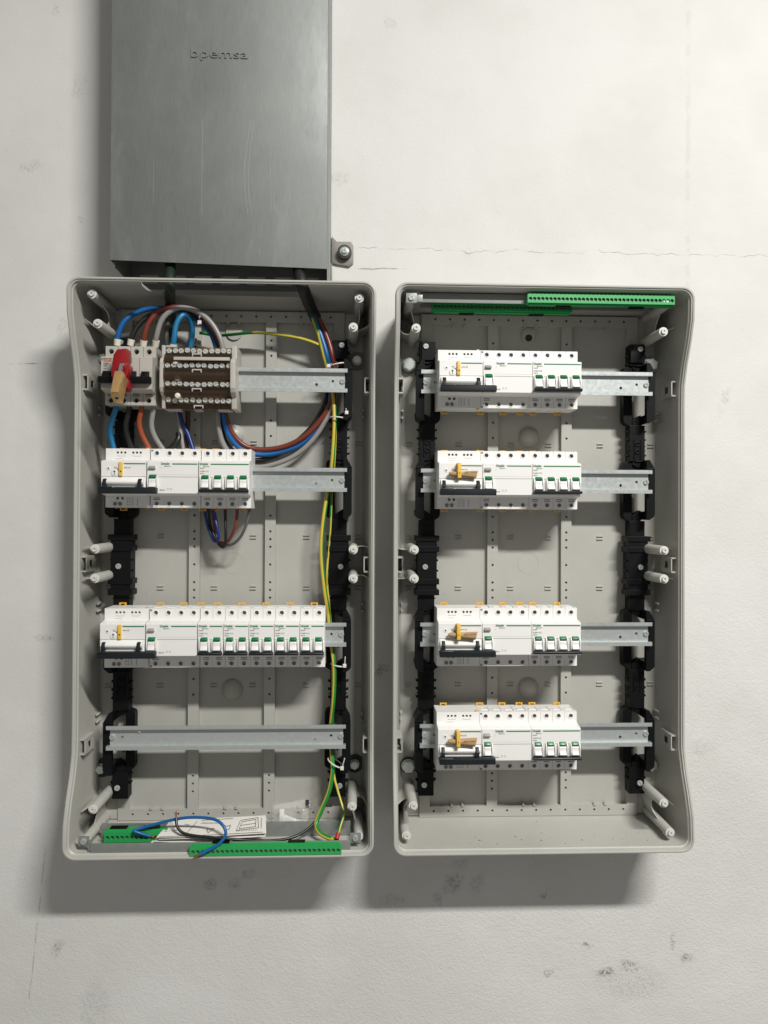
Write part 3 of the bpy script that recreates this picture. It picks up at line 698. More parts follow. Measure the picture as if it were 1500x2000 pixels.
def make_recloser():
    wd = 3.5*MW; root = thing('auto_recloser'); b = MB()
    small = [(x, .0372, .0018) for x in (.0172, .0225, .0278, .0396, .0449, .0502)]
    body(b, wd, small, [(.0175, -.0295, .0022), (.0245, -.0295, .0022)], hd=.009); seam(b, wd, 1)
    b.build('body', ['white', 'pgrey'], root, angle=25)
    for x, z in ((.0140, -.0378), (.0212, -.0378)):
        t = MB(); t.ring((x, z), .0030, .0022, SY-.0005, SY+.0002, 14); t.build('terminal_ring', 'pgrey', root); link('terminal_screw', ME_TSCREW, root, (x, SY+.0008, z))
    t = MB(); t.lathe((.0105, 0, .0128), [(.0021, -.0006), (.0030, -.0004), (.0030, .0003)], 16); t.build('lamp_ring', 'white2', root)
    t = MB(); t.box(.0095, .0115, -.0008, -.0004, .0118, .0138); t.build('lamp', 'pblack', root)
    t = MB(); t.lathe((.0190, 0, .0062), [(.0042, -.0012), (.0048, -.0006), (.0048, .0003)], 20); t.build('dial', 'white2', root)
    t = MB(); t.box(.0186, .0194, -.0015, -.0010, .0030, .0094); t.prism([(.0172, .0078), (.0208, .0078), (.0190, .0100)], -.0015, -.0010, 'y')
    for k in range(6): a = R(20+16*k); t.box(.0190+.0066*math.cos(a-.9)-.0005, .0190+.0066*math.cos(a-.9)+.0005, -.0003, .0002, .0062+.0066*math.sin(a-.9)-.0007, .0062+.0066*math.sin(a-.9)+.0007)
    t.box(.0190, .0250, -.0003, .0002, .0120, .0124); t.build('dial_pointer', 'pblack', root, smooth=False)
    t = MB(); t.box(.0258, .0306, -.0030, .0004, .0018, .0222); t.build('slider', 'slider', root, bevel=.0004)
    t = MB(); t.cyl((.0284, -.0033, .0082), 'y', .0012, .0004, 12); t.build('slider_hole', 'brass', root)
    stripe(root, .0318, wd-.0012); text('ARA iID', .0028, 'pblack', root, (.0322, -.0003, .0130)); text('OFF', .0024, 'pblack', root, (.0180, -.0003, .0134))
    t = MB(); t.prism([(.0004, .0006)] + [(-.0012-.0052*math.sin(math.pi*i/8), -.0010-.0125*i/8) for i in range(9)] + [(.0004, -.0142)], .0024, wd-.0030, 'x'); t.build('roller', 'white2', root, bevel=.0003)
    t = MB(); t.prism([(.0004, -.0142), (-.0022, -.0143), (-.0026, -.0160), (.0004, -.0165)], .0010, wd-.001, 'x'); t.build('ledge', 'white2', root)
    h = MB()
    for x0, x1 in ((.0045, .0092), (.0540, .0590)): h.prism([(.0003, -.0016), (-.0058, -.0024), (-.0098, -.0080), (-.0108, -.0150), (-.0075, -.0160), (.0003, -.0140)], x0, x1, 'x')
    h.prism([(-.0030, -.0150), (-.0150, -.0150), (-.0165, -.0162), (-.0165, -.0228), (-.0150, -.0240), (-.0050, -.0236)], .0010, .0815, 'x')
    h.prism([(-.0120, -.0135), (-.0168, -.0140), (-.0175, -.0156), (-.0120, -.0160)], .0012, .0200, 'x'); h.prism([(-.0100, -.0146), (-.0158, -.0147), (-.0158, -.0156), (-.0100, -.0156)], .0220, .0800, 'x')
    h.build('handle', 'handle', root, bevel=.0007)
    t = MB()
    for k, (x0, x1) in enumerate(((.0172, .0278), (.0396, .0502))):
        z = .0322
        for q in (x0, x1): t.box(q-.0001, q+.0001, SY-.0003, SY+.0002, z, z+.0022)
        t.box(x0, x1, SY-.0003, SY+.0002, z-.0003, z)
    for a in ((.0390, .0398), (.0460, .0468)): t.box(a[0], a[1], SY-.0003, SY+.0002, -.0400, -.0290)
    for z in (-.0300, -.0345, -.0390): t.box(.0300, .0370, SY-.0003, SY+.0002, z, z+.0003)
    for x in (.0315, .0352): t.box(x, x+.0003, SY-.0003, SY+.0002, -.0400, -.0290)
    t.build('wiring_diagram', 'pgrey', root, smooth=False); text('www.se.com', .0020, 'pgrey', root, (.0150, SY-.0003, .0280))
    c = MB(); c.box(.0580, .0620, SY+.0010, SY+.0060, .0426, .0446); c.box(.0580, .0620, SY+.0010, SY+.0060, -.0446, -.0426); c.build('coupling_tab', 'yellow', root, bevel=.0003)
    add_clips(root, [.0145])
    return root
P4, P2, PR, PA = make_breaker(4, 'iC60N C32'), make_breaker(2, 'iC60N C16'), make_rcd(), make_recloser()
used = set()
def place(proto, name, x, z, label, cat, group):
    o = copy_tree(proto) if proto in used else proto
    used.add(proto); o.name = name; o.location = (x, Y_NOSE, z); tag(o, label, cat, group); return o
DZ = [.0015, .0005, -.0015, -.0035]
G1, G2, G3, G4 = 'reclosers with dark pull handles', 'residual current switches', 'four pole circuit breakers', 'two pole circuit breakers'
rowr = ['topmost row of the uncabled enclosure', 'second row of the uncabled enclosure', 'third row of the uncabled enclosure', 'lowest row of the uncabled enclosure']
recr = ['white recloser without wooden stub, topmost row of the uncabled enclosure', 'white recloser with wooden stub through its slider, second row', 'white recloser with wooden stub through its slider, third row', 'white recloser with wooden stub through its slider, lowest row']
XR = .1248
for k in range(4):
    z = RZ[k]+DZ[k]
    place(PA, 'auto_recloser', XR, z, recr[k], 'recloser', G1)
    place(PR, 'residual_current_switch', XR+3.5*MW, z, 'white switch with single rocker, middle of the '+rowr[k], 'switch', G2)
    place(P4, 'circuit_breaker', XR+7.5*MW, z, 'white four pole breaker, right end of the '+rowr[k], 'breaker', G3)
XL = -.3610
for k, nm in ((1, 'trio row under the terminal block'), (2, 'longest device row')):
    z = RZ[k]+DZ[k]-.0005
    place(PA, 'auto_recloser', XL, z, 'white recloser with dark pull handle, left end of the '+nm, 'recloser', G1)
    place(PR, 'residual_current_switch', XL+3.55*MW, z, 'white switch with single rocker, second device of the '+nm, 'switch', G2)
    if k == 1: place(P4, 'circuit_breaker', XL+7.58*MW, z, 'white four pole breaker with red ferruled wires below it', 'breaker', G3)
    else:
        for q in range(5):
            place(P2, 'circuit_breaker', XL+7.58*MW+q*2*MW*1.0, z, 'white two pole breaker, %s of five in the longest device row' % ['first', 'second', 'third', 'fourth', 'last'][q], 'breaker', G4)

# wooden stubs pushed through three of the yellow sliders
for k, nm in ((1, 'second'), (2, 'third'), (3, 'lowest')):
    z = RZ[k]+DZ[k]; r = thing('wooden_stub', (XR+.030, Y_NOSE-.006, z+.0070), 'brown wooden stub pushed through yellow slider, %s row' % nm, 'wood', 'wooden stubs through the sliders')
    b = MB(); zz = z+.0070; x0 = XR
    secs = [(.0135, .0014, .0026), (.0158, .0029, .0036), (.0260, .0036, .0042), (.0330, .0040, .0044), (.0450, .0050, .0052), (.0540, .0060, .0060)]
    vs = []; n = 10
    for i, (dx, hz, hy) in enumerate(secs):
        for q in range(n):
            a = 2*math.pi*q/n+.3; e = 1+.06*random.uniform(-1, 1)
            vs.append((x0+dx+.002*math.sin(a)*(i == 5), Y_NOSE-.0065-hy*abs(math.cos(a))**.7*math.copysign(1, math.cos(a))*e, zz-.0012*(dx-.03)/.03+hz*abs(math.sin(a))**.7*math.copysign(1, math.sin(a))*e))
    fs = [(i*n+q, i*n+(q+1) % n, (i+1)*n+(q+1) % n, (i+1)*n+q) for i in range(len(secs)-1) for q in range(n)]+[tuple(range(n)), tuple(range(5*n, 6*n))]
    b.add(vs, fs); b.build('stub', 'kraft', r, angle=50)
    t = link('lettering', text_mesh('READ LEAF', .0036, 'pblack'), r, (.0232, -.0066, .0036)); t.rotation_euler = (0, math.pi-.02, 0)
    b = MB(); b.box(XR+.0256, XR+.0308, Y_NOSE-.0140, Y_NOSE-.0118, z+.0012, z+.0230); b.box(XR+.0256, XR+.0308, Y_NOSE-.0120, Y_NOSE+.0006, z+.0196, z+.0230); b.box(XR+.0256, XR+.0308, Y_NOSE-.0120, Y_NOSE+.0006, z+.0010, z+.0028)
    b.cyl((XR+.0282, Y_NOSE-.0143, z+.0082), 'y', .0011, .0004, 10, mi=1); b.build('pulled_slider', ['slider', 'brass'], r, bevel=.0004)

# ------------------------------------------------------------------ padlocked isolator and lockout
xi = at(197, 735, Y_NOSE).x; zi = RZ[0]+.0006
iso = thing('isolator', (xi, Y_NOSE, zi), 'aged white four pole isolator with black rockers and padlock', 'switch')
b = MB(); iw = 4*MW
prof = [(BY, -.0430), (SY, -.0430), (SY, -.0262), (.0030, -.0236), (0, -.0210), (0, .0226), (.0012, .0236), (SY-.003, .0268), (SY, .0275), (SY, .0430), (BY, .0430)]
b.prism([(p[0], p[1]) for p in PROF], .0002, iw-.0002, 'x', skip=(1, 7))
xs = [(k+.45)*MW for k in range(4)]
b.plate(.0002, iw-.0002, .0268, .0430, SY, [(x, .0352, .0038) for x in xs], .022, 16); b.plate(.0002, iw-.0002, -.0430, -.0262, SY, [(x, -.0362, .0036) for x in xs], .022, 16)
for x in xs:
    b.ring((x, .0352), .0056, .0050, SY-.0003, SY+.0002, 18); b.ring((x, -.0362), .0056, .0050, SY-.0003, SY+.0002, 18)
    for z in (-.0272, -.0296): b.box(x-.0050, x+.0050, SY-.0003, SY+.0002, z-.0005, z+.0005, 1)  # slit shade painted as dark bars
for k in range(1, 4):
    for z0, z1, yy in ((.0270, .0429, SY), (-.0429, -.0264, SY), (-.0100, .0224, 0)): b.box(k*MW-.0002, k*MW+.0002, yy-.0002, yy+.0004, z0, z1, 1)
b.V = [(v[0]+xi, v[1]+Y_NOSE, v[2]+zi) for v in b.V]; b.build('body', ['oldwhite', 'slot'], iso, angle=25)
for k in range(4):
    x = xi+(k+.5)*MW
    b = MB(); b.prism([(.0006, .0030), (-.0045, .0020), (-.0075, -.0070), (.0006, -.0070)], x-.0056-xi, x+.0050-xi, 'x'); b.V = [(v[0]+xi, v[1]+Y_NOSE, v[2]+zi) for v in b.V]; b.build('toggle', 'black', iso, bevel=.0006)
b = MB(); b.prism([(.0004, -.0060), (-.0090, -.0060), (-.0105, -.0075), (-.0095, -.0150), (.0004, -.0150)], -.0015, iw-.0008, 'x'); b.V = [(v[0]+xi, v[1]+Y_NOSE, v[2]+zi) for v in b.V]; b.build('handle_bar', 'black', iso, bevel=.0008)
b = MB(); b.box(.0038, .0150, -.0003, .0002, .0162, .0190); b.V = [(v[0]+xi, v[1]+Y_NOSE, v[2]+zi) for v in b.V]; b.build('label_stripe', 'porange', iso, smooth=False)
b = MB(); b.box(.0010, .0024, -.0003, .0002, .0180, .0212); b.V = [(v[0]+xi, v[1]+Y_NOSE, v[2]+zi) for v in b.V]; b.build('label_mark', 'pblack', iso, smooth=False)
b = MB(); b.box(.0092, .0168, -.0002, .0002, .0010, .0132); b.V = [(v[0]+xi, v[1]+Y_NOSE, v[2]+zi) for v in b.V]; b.build('label_panel', 'pgrey', iso, smooth=False)
for s, sz, x, z in (('MERLIN GERIN', .0019, .0036, .0198), ('multi9', .0024, .0044, .0166), ('C60N', .0032, .0036, .0124), ('C32', .0030, .0036, .0092), ('415V', .0022, .0036, .0056), ('10kA', .0016, .0036, .0022)):
    text(s, sz, 'pblack' if s != 'multi9' else 'oldwhite', iso, (x, -.0005, z), bold=.00005)
# red lockout on the second pole
lk = at(247, 730, 1.098); lo = thing('lockout_clamp', (lk.x, 1.108, zi-.02), 'red plastic lockout clamp gripping the isolator', 'lockout')
b = MB(); oc = lambda px, py: (at(px, py, 1.100).x, at(px, py, 1.100).z)
out = [oc(*p) for p in ((232, 684), (252, 683), (254, 692), (254, 706), (251, 712), (256, 714), (257, 722), (250, 740), (254, 744), (256, 752), (254, 762), (250, 766), (236, 764), (224, 750), (222, 735), (222, 712), (225, 695))]
b.prism(out, 1.091, 1.1100, 'y'); b.build('clamp', 'red', lo, bevel=.0022, angle=45)
b = MB(); out = [oc(*p) for p in ((247, 722), (257, 714), (258, 724), (250, 742), (255, 752), (256, 760), (246, 764))]; b.prism(out, 1.0885, 1.0915, 'y'); b.build('jaw', 'red', lo, bevel=.0010, angle=45)
pp = at(239, 722, 1.088); pd = thing('padlock', pp, 'small worn brass padlock hanging from the red lockout', 'padlock')
TI = R(30)                                             # it leans out from the clamp, bottom towards the room
def tilt(b):
    q = []
    for v in b.V: q.append((pp.x+v[0], pp.y+v[1]*math.cos(TI)+v[2]*math.sin(TI), pp.z-v[1]*math.sin(TI)+v[2]*math.cos(TI)))
    b.V = q; return b
b = MB(); b.prism([(-.0066, -.009), (-.0050, -.0125), (.0050, -.0125), (.0066, -.009), (.0066, .0095), (.0045, .0130), (-.0045, .0130), (-.0066, .0095)], -.050, -.0130, 'z'); tilt(b).build('lock_body', 'padlock', pd, bevel=.0007)
b = MB(); b.cyl((0, .001, -.0504), 'z', .0024, .0008, 14); tilt(b).build('keyway', 'slot', pd)
b = MB(); s1, s2 = Vector((0, -.0070, 0)), Vector((0, .0075, 0))
b.tube([s1+Vector((0, 0, -.015)), s1+Vector((0, 0, -.006)), s1, s1+Vector((0, .001, .004)), (s1+s2)/2+Vector((0, 0, .0075)), s2+Vector((0, -.001, .004)), s2, s2+Vector((0, 0, -.006)), s2+Vector((0, 0, -.015))], .0026, 12); tilt(b).build('shackle', 'chrome', pd)

# ------------------------------------------------------------------ terminal distribution block
x0, x1 = at(312, 740, 1.12).x, at(457, 740, 1.12).x; zc = zi-.0010
db = thing('terminal_block', ((x0+x1)/2, 1.13, zc), 'terminal block with four rows of screws under smoked cover', 'terminal block')
b = MB()
PB = [(BY, -.0450), (SY+.008, -.0450), (SY+.002, -.0300), (.016, -.0240), (.016, .0220), (SY+.002, .0300), (SY+.008, .0450), (BY, .0450)]
b.prism([(p[0]+Y_NOSE, p[1]+zc) for p in PB], x0+.004, x1-.004, 'x')
b.build('base', 'smokebase', db, bevel=.0006)
for k, (xa, xb) in enumerate(((x0, x0+.0048), (x1-.0052, x1+.0022))):
    b = MB(); pr = [(BY, -.0465), (SY-.002, -.0465), (SY-.003, -.030), (.006, -.024), (.003, -.018), (.003, .018), (.006, .024), (SY-.004, .028), (SY-.005, .0455), (BY, .0465)]
    b.prism([(p[0]+Y_NOSE, p[1]+zc) for p in pr], xa, xb, 'x'); b.build('end_plate', 'oldwhite', db, bevel=.0007)
for dx in (.006, .045, .080):
    b = MB(); b.box(x0+dx, x0+dx+(.012 if dx == .045 else .020), Y_NOSE+SY+.006, Y_NOSE+SY+.022, zc-.0485, zc-.0449); b.build('foot', 'oldwhite', db, bevel=.0005)
b = MB(); b.box(x0+.0052, x0+.0200, Y_NOSE+SY-.001, Y_NOSE+SY+.020, zc+.0432, zc+.0462); b.build('top_lug', 'oldwhite', db, bevel=.0005)
rows = [(.0385, SY+.0010), (.0150, .0120), (-.0118, .0120), (-.0345, SY-.0010)]
for z, yy in rows:
    b = MB(); b.box(x0+.0055, x1-.0060, Y_NOSE+yy, Y_NOSE+yy+.009, zc+z-.0050, zc+z+.0046); b.build('bus_bar', 'brass', db, bevel=.0005)
    for q in range(11):
        x = x0+.0100+q*(x1-x0-.0190)/10+random.uniform(-.0006, .0006)
        link('clamp_screw', ME_BSCREW, db, (x-db.location.x, Y_NOSE+yy+.0002-1.13, zc+z+random.uniform(-.0007, .0007)-db.location.z)).rotation_euler = (0, random.uniform(0, 3), 0)
for z0, z1, ya, yb in ((.0200, .0330, .0050, SY-.006), (-.0060, .0100, .0046, .0046), (-.0295, -.0175, SY-.010, .0046), (-.0465, -.0400, SY+.002, SY-.001)):
    b = MB(); b.add([(x0+.005, Y_NOSE+ya, zc+z0), (x1-.0055, Y_NOSE+ya, zc+z0), (x1-.0055, Y_NOSE+yb, zc+z1), (x0+.005, Y_NOSE+yb, zc+z1), (x0+.005, Y_NOSE+ya+.0012, zc+z0), (x1-.0055, Y_NOSE+ya+.0012, zc+z0), (x1-.0055, Y_NOSE+yb+.0012, zc+z1), (x0+.005, Y_NOSE+yb+.0012, zc+z1)],
                   [(0,1,2,3),(4,5,6,7),(0,1,5,4),(1,2,6,5),(2,3,7,6),(3,0,4,7)])
    b.build('cover_strip', 'smoke', db, smooth=False)
    b = MB(); xm = (x0+x1)/2; b.box(xm-.007, xm+.007, Y_NOSE+min(ya, yb)-.0012, Y_NOSE+min(ya, yb)-.0002, zc+z1-.003, zc+z1-.0012)
    for dx in (-.007, .0055): b.box(xm+dx, xm+dx+.0015, Y_NOSE+min(ya, yb)-.0012, Y_NOSE+min(ya, yb)-.0002, zc+z1-.006, zc+z1-.003)
    b.build('cover_catch', 'oldwhite', db, smooth=False)
b = MB(); b.box(x0+.0200, x1-.0060, Y_NOSE+.0030, Y_NOSE+.0044, zc+.0215, zc+.0262); b.build('spacer_strip', 'oldwhite', db, bevel=.0004)
for px, py in ((342, 706), (345, 738), (346, 772)):
    p = at(px, py, 1.121); b = MB(); b.lathe((p.x, p.y, p.z), [(.0015, 0), (.0036, .0008), (.0042, .003), (.0042, .010)], 12); b.build('plug', 'cream', db)

# ------------------------------------------------------------------ green earth bars
def earth_bar(name, x0, x1, yf, z, h, d, n, label, dark=False, tilt=0):
    r = thing(name, ((x0+x1)/2, yf, z), label, 'terminal bar', 'green earth terminal bars'); b = MB()
    xs = [x0+(x1-x0)*(k+.7)/(n+.4) for k in range(n)]
    b.plate(x0, x1, z-h/2, z+h/2, yf, [(x, z-h*.05, .0027) for x in xs], .006, 12)
    b.add([(x0,yf,z-h/2),(x1,yf,z-h/2),(x1,yf,z+h/2),(x0,yf,z+h/2),(x0,yf+d,z-h/2),(x1,yf+d,z-h/2),(x1,yf+d,z+h/2),(x0,yf+d,z+h/2)], [(0,1,5,4),(1,2,6,5),(2,3,7,6),(3,0,4,7),(4,5,6,7)])
    b.box(x0+.003, x1-.003, yf+.004, yf+d-.002, z+h/2-.0002, z+h/2+.0022); b.box(x0+.003, x1-.003, yf+.004, yf+d-.002, z-h/2-.0022, z-h/2+.0002)
    for k in range(n): b.box(xs[k]-.0007, xs[k]+.0007, yf+.0005, yf+.004, z+h/2-.0003, z+h/2+.0008)
    b.build('bar_body', 'tgreen', r, angle=25)
    for x in xs: link('terminal_screw', ME_TSCREW, r, (x-r.location.x, .0050, -h*.05)).rotation_euler = (0, random.uniform(0, 3), 0)
    for f in (.25, .75):
        xx = x0+(x1-x0)*f; b = MB(); b.box(xx-.011, xx+.011, yf+.006, yf+d-.001, z-h/2-.0040, z-h/2-.0020); b.build('snap_foot', 'black', r, smooth=False)
        xx = x0+(x1-x0)*(f-.05); b = MB(); b.box(xx-.012, xx+.012, yf+.005, yf+d-.001, z+h/2+.0020, z+h/2+.0036); b.build('snap_foot', 'black', r, smooth=False)
    return r
def rail_support(name, label, xa, xb, tabx, y, z, flip, tabz):
    r = thing(name, ((xa+xb)/2, y, z), label, 'bracket', 'zinc brackets of the earth bars'); b = MB()
    b.box(xa, xb, y, y+.0014, z-.0068, z+.0068); dd = .030 if flip > 0 else .046; b.box(xa, xb, y+.0014, y+dd, z+flip*.0068-.0007, z+flip*.0068+.0007); b.box(xa, xb, y+dd, y+dd+.0014, z-.0068, z+.0068+(.010 if flip < 0 else 0))
    b.build('channel', 'steel', r, bevel=.0005)
    for k, tx in enumerate(tabx):
        b = MB(); e = xa if k == 0 else xb
        b.box(tx-.0078, tx+.0078, 1.1085, 1.1100, tabz-.0072, tabz+.0072); s = 1 if k == 0 else -1
        b.box(min(tx+s*.0078, e+s*.003), max(tx+s*.0078, e+s*.003), 1.1100, 1.1112, tabz-.0060, tabz+.0040) if False else None
        xx0, xx1 = sorted((tx+s*.0070, e+s*.001)); b.box(xx0, xx1, 1.1092, y+.002, min(tabz, z)-.0055, max(tabz, z)+.0020); b.build('tab', 'steel', r, bevel=.0005)
        link('screw', ME_SCREW, r, (tx-r.location.x, 1.1085-y, tabz-z)).rotation_euler = (0, random.uniform(0, 3), 0)
    return r
# right enclosure, top
a = at(823, 576, 1.120); c = at(1283, 590, 1.120)
rail_support('earth_bar_bracket', 'zinc bracket holding two green bars under the lid of the uncabled enclosure', a.x, c.x, [BX[1]-.1950, BX[1]+.1790], 1.117, .3235, 1, .3205)
p0, p1 = at(844, 592, 1.139), at(1118, 596, 1.139)
earth_bar('earth_bar', p0.x, p1.x, 1.139, .3180, .0125, .014, 34, 'dark green terminal bar set deeper, partly covered at its right')
p0, p1 = at(1030, 580, 1.106), at(1317, 584, 1.106)
earth_bar('earth_bar', p0.x, p1.x, 1.104, .3215, .0125, .014, 36, 'bright green terminal bar in front, at the top right of the uncabled enclosure')
# left enclosure, bottom
a = at(180, 1656, 1.112); c = at(684, 1650, 1.112)
rail_support('earth_bar_bracket', 'zinc bracket holding green bars at the bottom of the cabled enclosure', a.x, c.x, [BX[0]-.1925, BX[0]+.1925], 1.1045, -.4675, -1, -.4590)
p0, p1 = at(203, 1637, 1.1255), at(330, 1637, 1.1255)
earth_bar('earth_bar', p0.x, p1.x, 1.1255, p0.z+.0010, .0150, .016, 13, 'short green terminal bar with ten free holes beside the paper leaflet')
p0, p1 = at(371, 1660, 1.100), at(667, 1656, 1.100)
earth_bar('earth_bar', p0.x, p1.x, 1.0965, -.4705, .0130, .0140, 31, 'long green terminal bar along the bottom edge of the cabled enclosure')

# ------------------------------------------------------------------ steel cable duct above
YD = 1.118
xl, xr = at(215, 515, YD).x, at(638.5, 515, YD).x; zb = at(430, 516, YD).z; ztop = 1.25
du = thing('cable_duct', ((xl+xr)/2, YD, zb), 'galvanised steel cable duct with embossed lettering above the cabled enclosure', 'duct')
b = MB(); t = .0012
b.prism([(xl, zb+.0035), (xr, zb-.0040), (xr, ztop), (xl, ztop)], YD, YD+t, 'y'); b.box(xl, xl+t, YD+t, YD+.060, zb+.003, ztop); b.box(xr-t, xr, YD+t, YD+.060, zb-.004, ztop); b.build('cover', 'galv', du, bevel=.0004)
b = MB(); b.box(xl+.003, xl+.0042, YD+.008, Y_WALL-.002, zb-.004, ztop); b.box(xr+.0003, xr+.0015, YD+.003, Y_WALL-.002, zb-.020, ztop); b.box(xl+.0042, xr+.0003, Y_WALL-.0032, Y_WALL-.002, zb+.020, ztop)
b.box(xr+.0015, xr+.0028, YD+.050, Y_WALL-.002, zb-.019, ztop)
nsl = 7; sw = (xr-xl-.02)/nsl
for zz in (zb-.010, zb+.012): b.box(xl+.0042, xr, Y_WALL-.0032, Y_WALL-.002, zz, zz+.008)
for k in range(nsl+1): b.box(xl+.0042+k*sw, xl+.0042+k*sw+.012, Y_WALL-.0032, Y_WALL-.002, zb-.002, zb+.012)
b.build('base', 'steel', du, smooth=False)
b = MB(); b.box(xr+.0028, xr+.0050, Y_WALL-.032, Y_WALL-.003, zb-.016, zb+.026); p0, p1 = at(648, 472, Y_WALL-.003), at(690, 520, Y_WALL-.003)
hh = [(xr+.004, p1.z+.004), (xr+.012, p1.z+.002), (p1.x-.006, p1.z-.001), (p1.x, p1.z+.004), (p1.x, p0.z-.006), (p1.x-.004, p0.z), (xr+.012, p0.z), (xr+.004, p0.z+.008)]
b.prism(hh, Y_WALL-.0042, Y_WALL-.001, 'y'); b.build('wall_tab', 'washer', du, bevel=.0006)
pc = at(673, 494, Y_WALL-.006); b = MB(); b.ring((pc.x, pc.z), .0112, .003, Y_WALL-.0125, Y_WALL-.0042, 26); b.build('washer', 'darkwasher', du, bevel=.0006)
b = MB(); b.lathe((pc.x, Y_WALL-.0155, pc.z), [(.0038, 0), (.0058, .001), (.0074, .0018), (.0074, .003)], 24); b.build('screw_flange', 'screw', du)
link('screw', ME_SCREW, du, (pc.x-du.location.x, Y_WALL-.0155-YD, pc.z-zb))
p = at(371, 112, YD)
o = text('bpemsa', .0260, 'galv', du, (p.x-du.location.x, -.0004, p.z-zb), 'embossed_lettering', extrude=.0011); o.scale = (1.06, 1, .72)
def scratch(pts, r):
    b = MB(); b.tube([Vector((at(x, y, YD).x, YD-.0001, at(x, y, YD).z)) for x, y in pts], r, 5, 6); b.build('scratch', 'screw', du)
scratch([(489, 235), (483, 280), (477, 330), (478, 370), (484, 418)], .00026); scratch([(496, 235), (490, 280), (485, 340), (486, 380), (492, 420)], .00026)
scratch([(529, 295), (528, 340), (529, 380), (530, 415)], .00022); scratch([(535, 310), (536, 345), (534, 385), (536, 412)], .00018); scratch([(395, 230), (395, 300), (394, 360), (394, 420)], .00020)
scratch([(507, 485), (506, 494), (508, 503)], .0002); scratch([(300, 310), (300, 360), (299, 400)], .00012)

# ------------------------------------------------------------------ cables and wires
def pts(L, Y=None):
    return [at(p[0], p[1], p[2] if len(p) > 2 else Y) for p in L]
def wire(name, path, r, m, label, group=None, cat='wire', ends=(None, None), caps=None):
    P = pts(path); o = P[len(P)//2]; root = thing(name, o, label, cat, group)
    b = MB(); b.tube(P, r, 12, 9); b.build('insulation', m, root, angle=60)
    for e, kind in zip((0, -1), ends):
        if not kind: continue
        a = P[e]; d = (P[e]-P[1 if e == 0 else -2]).normalized()
        if kind in ('cream', 'redferrule'):
            b = MB(); L = .0095 if kind == 'cream' else .0065; b.tube([a-d*L*.75, a-d*L*.2, a+d*L*.25], lambda t: r*(1.36 if kind == 'cream' else 1.45)*(1-.12*t), 14, 3); b.build('ferrule', kind, root, angle=50)
        elif kind == 'bare':
            b = MB()
            for k in range(7):
                v = Vector((random.uniform(-1, 1), random.uniform(-.6, .6), random.uniform(-1, 1)))*r*.55
                b.tube([a-d*.001+v*.6, a+d*.004+v*.8, a+d*(.0075+.002*random.random())+v*1.5], r*.24, 5, 3)
            b.build('strands', 'copper', root)
    return root
def pe(name, path, r, label, group, ends=(None, None), ph=0.0, tw=.35):
    P = pts(path); root = thing(name, P[len(P)//2], label, 'wire', group)
    b = MB(); b.tube(P, r, 14, 10, mi=lambda t, d: 1 if d.x*math.sin(ph+tw*math.sin(t*7+ph))-d.y*math.cos(ph+tw*math.sin(t*7+ph)) > .58 else 0); b.build('insulation', ['w_green', 'w_yel'], root, angle=60)
    if ends[1] == 'redferrule':
        a = P[-1]; d = (P[-1]-P[-2]).normalized(); b = MB(); b.tube([a-d*.005, a, a+d*.004], r*1.7, 12, 3); b.build('ferrule', 'redferrule', root)
    return root
GA = 'supply leads arched over the isolator'
wire('blue_lead', [(229, 672, 1.152), (231, 655, 1.150), (241, 630, 1.150), (265, 611, 1.155), (300, 602, 1.160), (340, 606, 1.166), (385, 625, 1.170), (412, 652, 1.166), (426, 690, 1.158)], .0039, 'w_blue', 'blue lead arching from the isolator\'s first top terminal', GA, ends=('cream', None))
wire('black_lead', [(255, 672, 1.152), (258, 656, 1.150), (275, 630, 1.152), (305, 610, 1.156), (345, 603, 1.162), (385, 618, 1.166), (415, 648, 1.162), (434, 690, 1.156)], .0039, 'w_black', 'black lead arching from the isolator\'s second top terminal', GA, ends=('cream', None))
wire('brown_lead', [(280, 674, 1.152), (282, 658, 1.148), (291, 630, 1.147), (312, 608, 1.150), (340, 600, 1.154), (375, 606, 1.158), (405, 630, 1.158), (424, 655, 1.156), (440, 692, 1.152)], .0039, 'w_brown', 'reddish brown lead arching from the isolator\'s third top terminal', GA, ends=('cream', None))
wire('grey_lead', [(304, 674, 1.152), (306, 656, 1.146), (316, 625, 1.143), (336, 606, 1.143), (360, 601, 1.145), (390, 611, 1.146), (415, 634, 1.147), (431, 664, 1.148), (436, 692, 1.150)], .0039, 'w_grey', 'grey lead arching from the isolator\'s last top terminal', GA, ends=('cream', None))
wire('light_blue_lead', [(338, 682, 1.146), (340, 662, 1.142), (345, 632, 1.142), (358, 615, 1.146), (370, 622, 1.155), (376, 645, 1.166), (373, 670, 1.172), (368, 700, 1.176)], .0040, 'w_lblue', 'light blue lead hooked down into the terminal block', None, ends=('cream', None))
wire('dark_grey_lead', [(334, 610, 1.176), (328, 630, 1.176), (325, 660, 1.176), (327, 700, 1.178)], .0036, 'w_dgrey', 'dark grey lead running down behind the terminal block', None)
wire('supply_cable', [(333, 420, 1.175), (333, 500, 1.150), (332, 552, 1.116), (332, 575, 1.140), (333, 600, 1.170), (334, 640, 1.186), (336, 700, 1.190), (350, 790, 1.190)], .0078, 'sheathg', 'thick dark green sheathed cable dropping from the duct', None, 'cable')
wire('sheathed_cable', [(570, 420, 1.175), (580, 510, 1.145), (590, 556, 1.115), (600, 585, 1.145), (609, 605, 1.170), (617, 622, 1.180)], .0088, 'sheath', 'thick black cable sheath entering at the upper right of the cabled enclosure', None, 'cable')
GL = 'cores looping from the black cable to the terminal block'
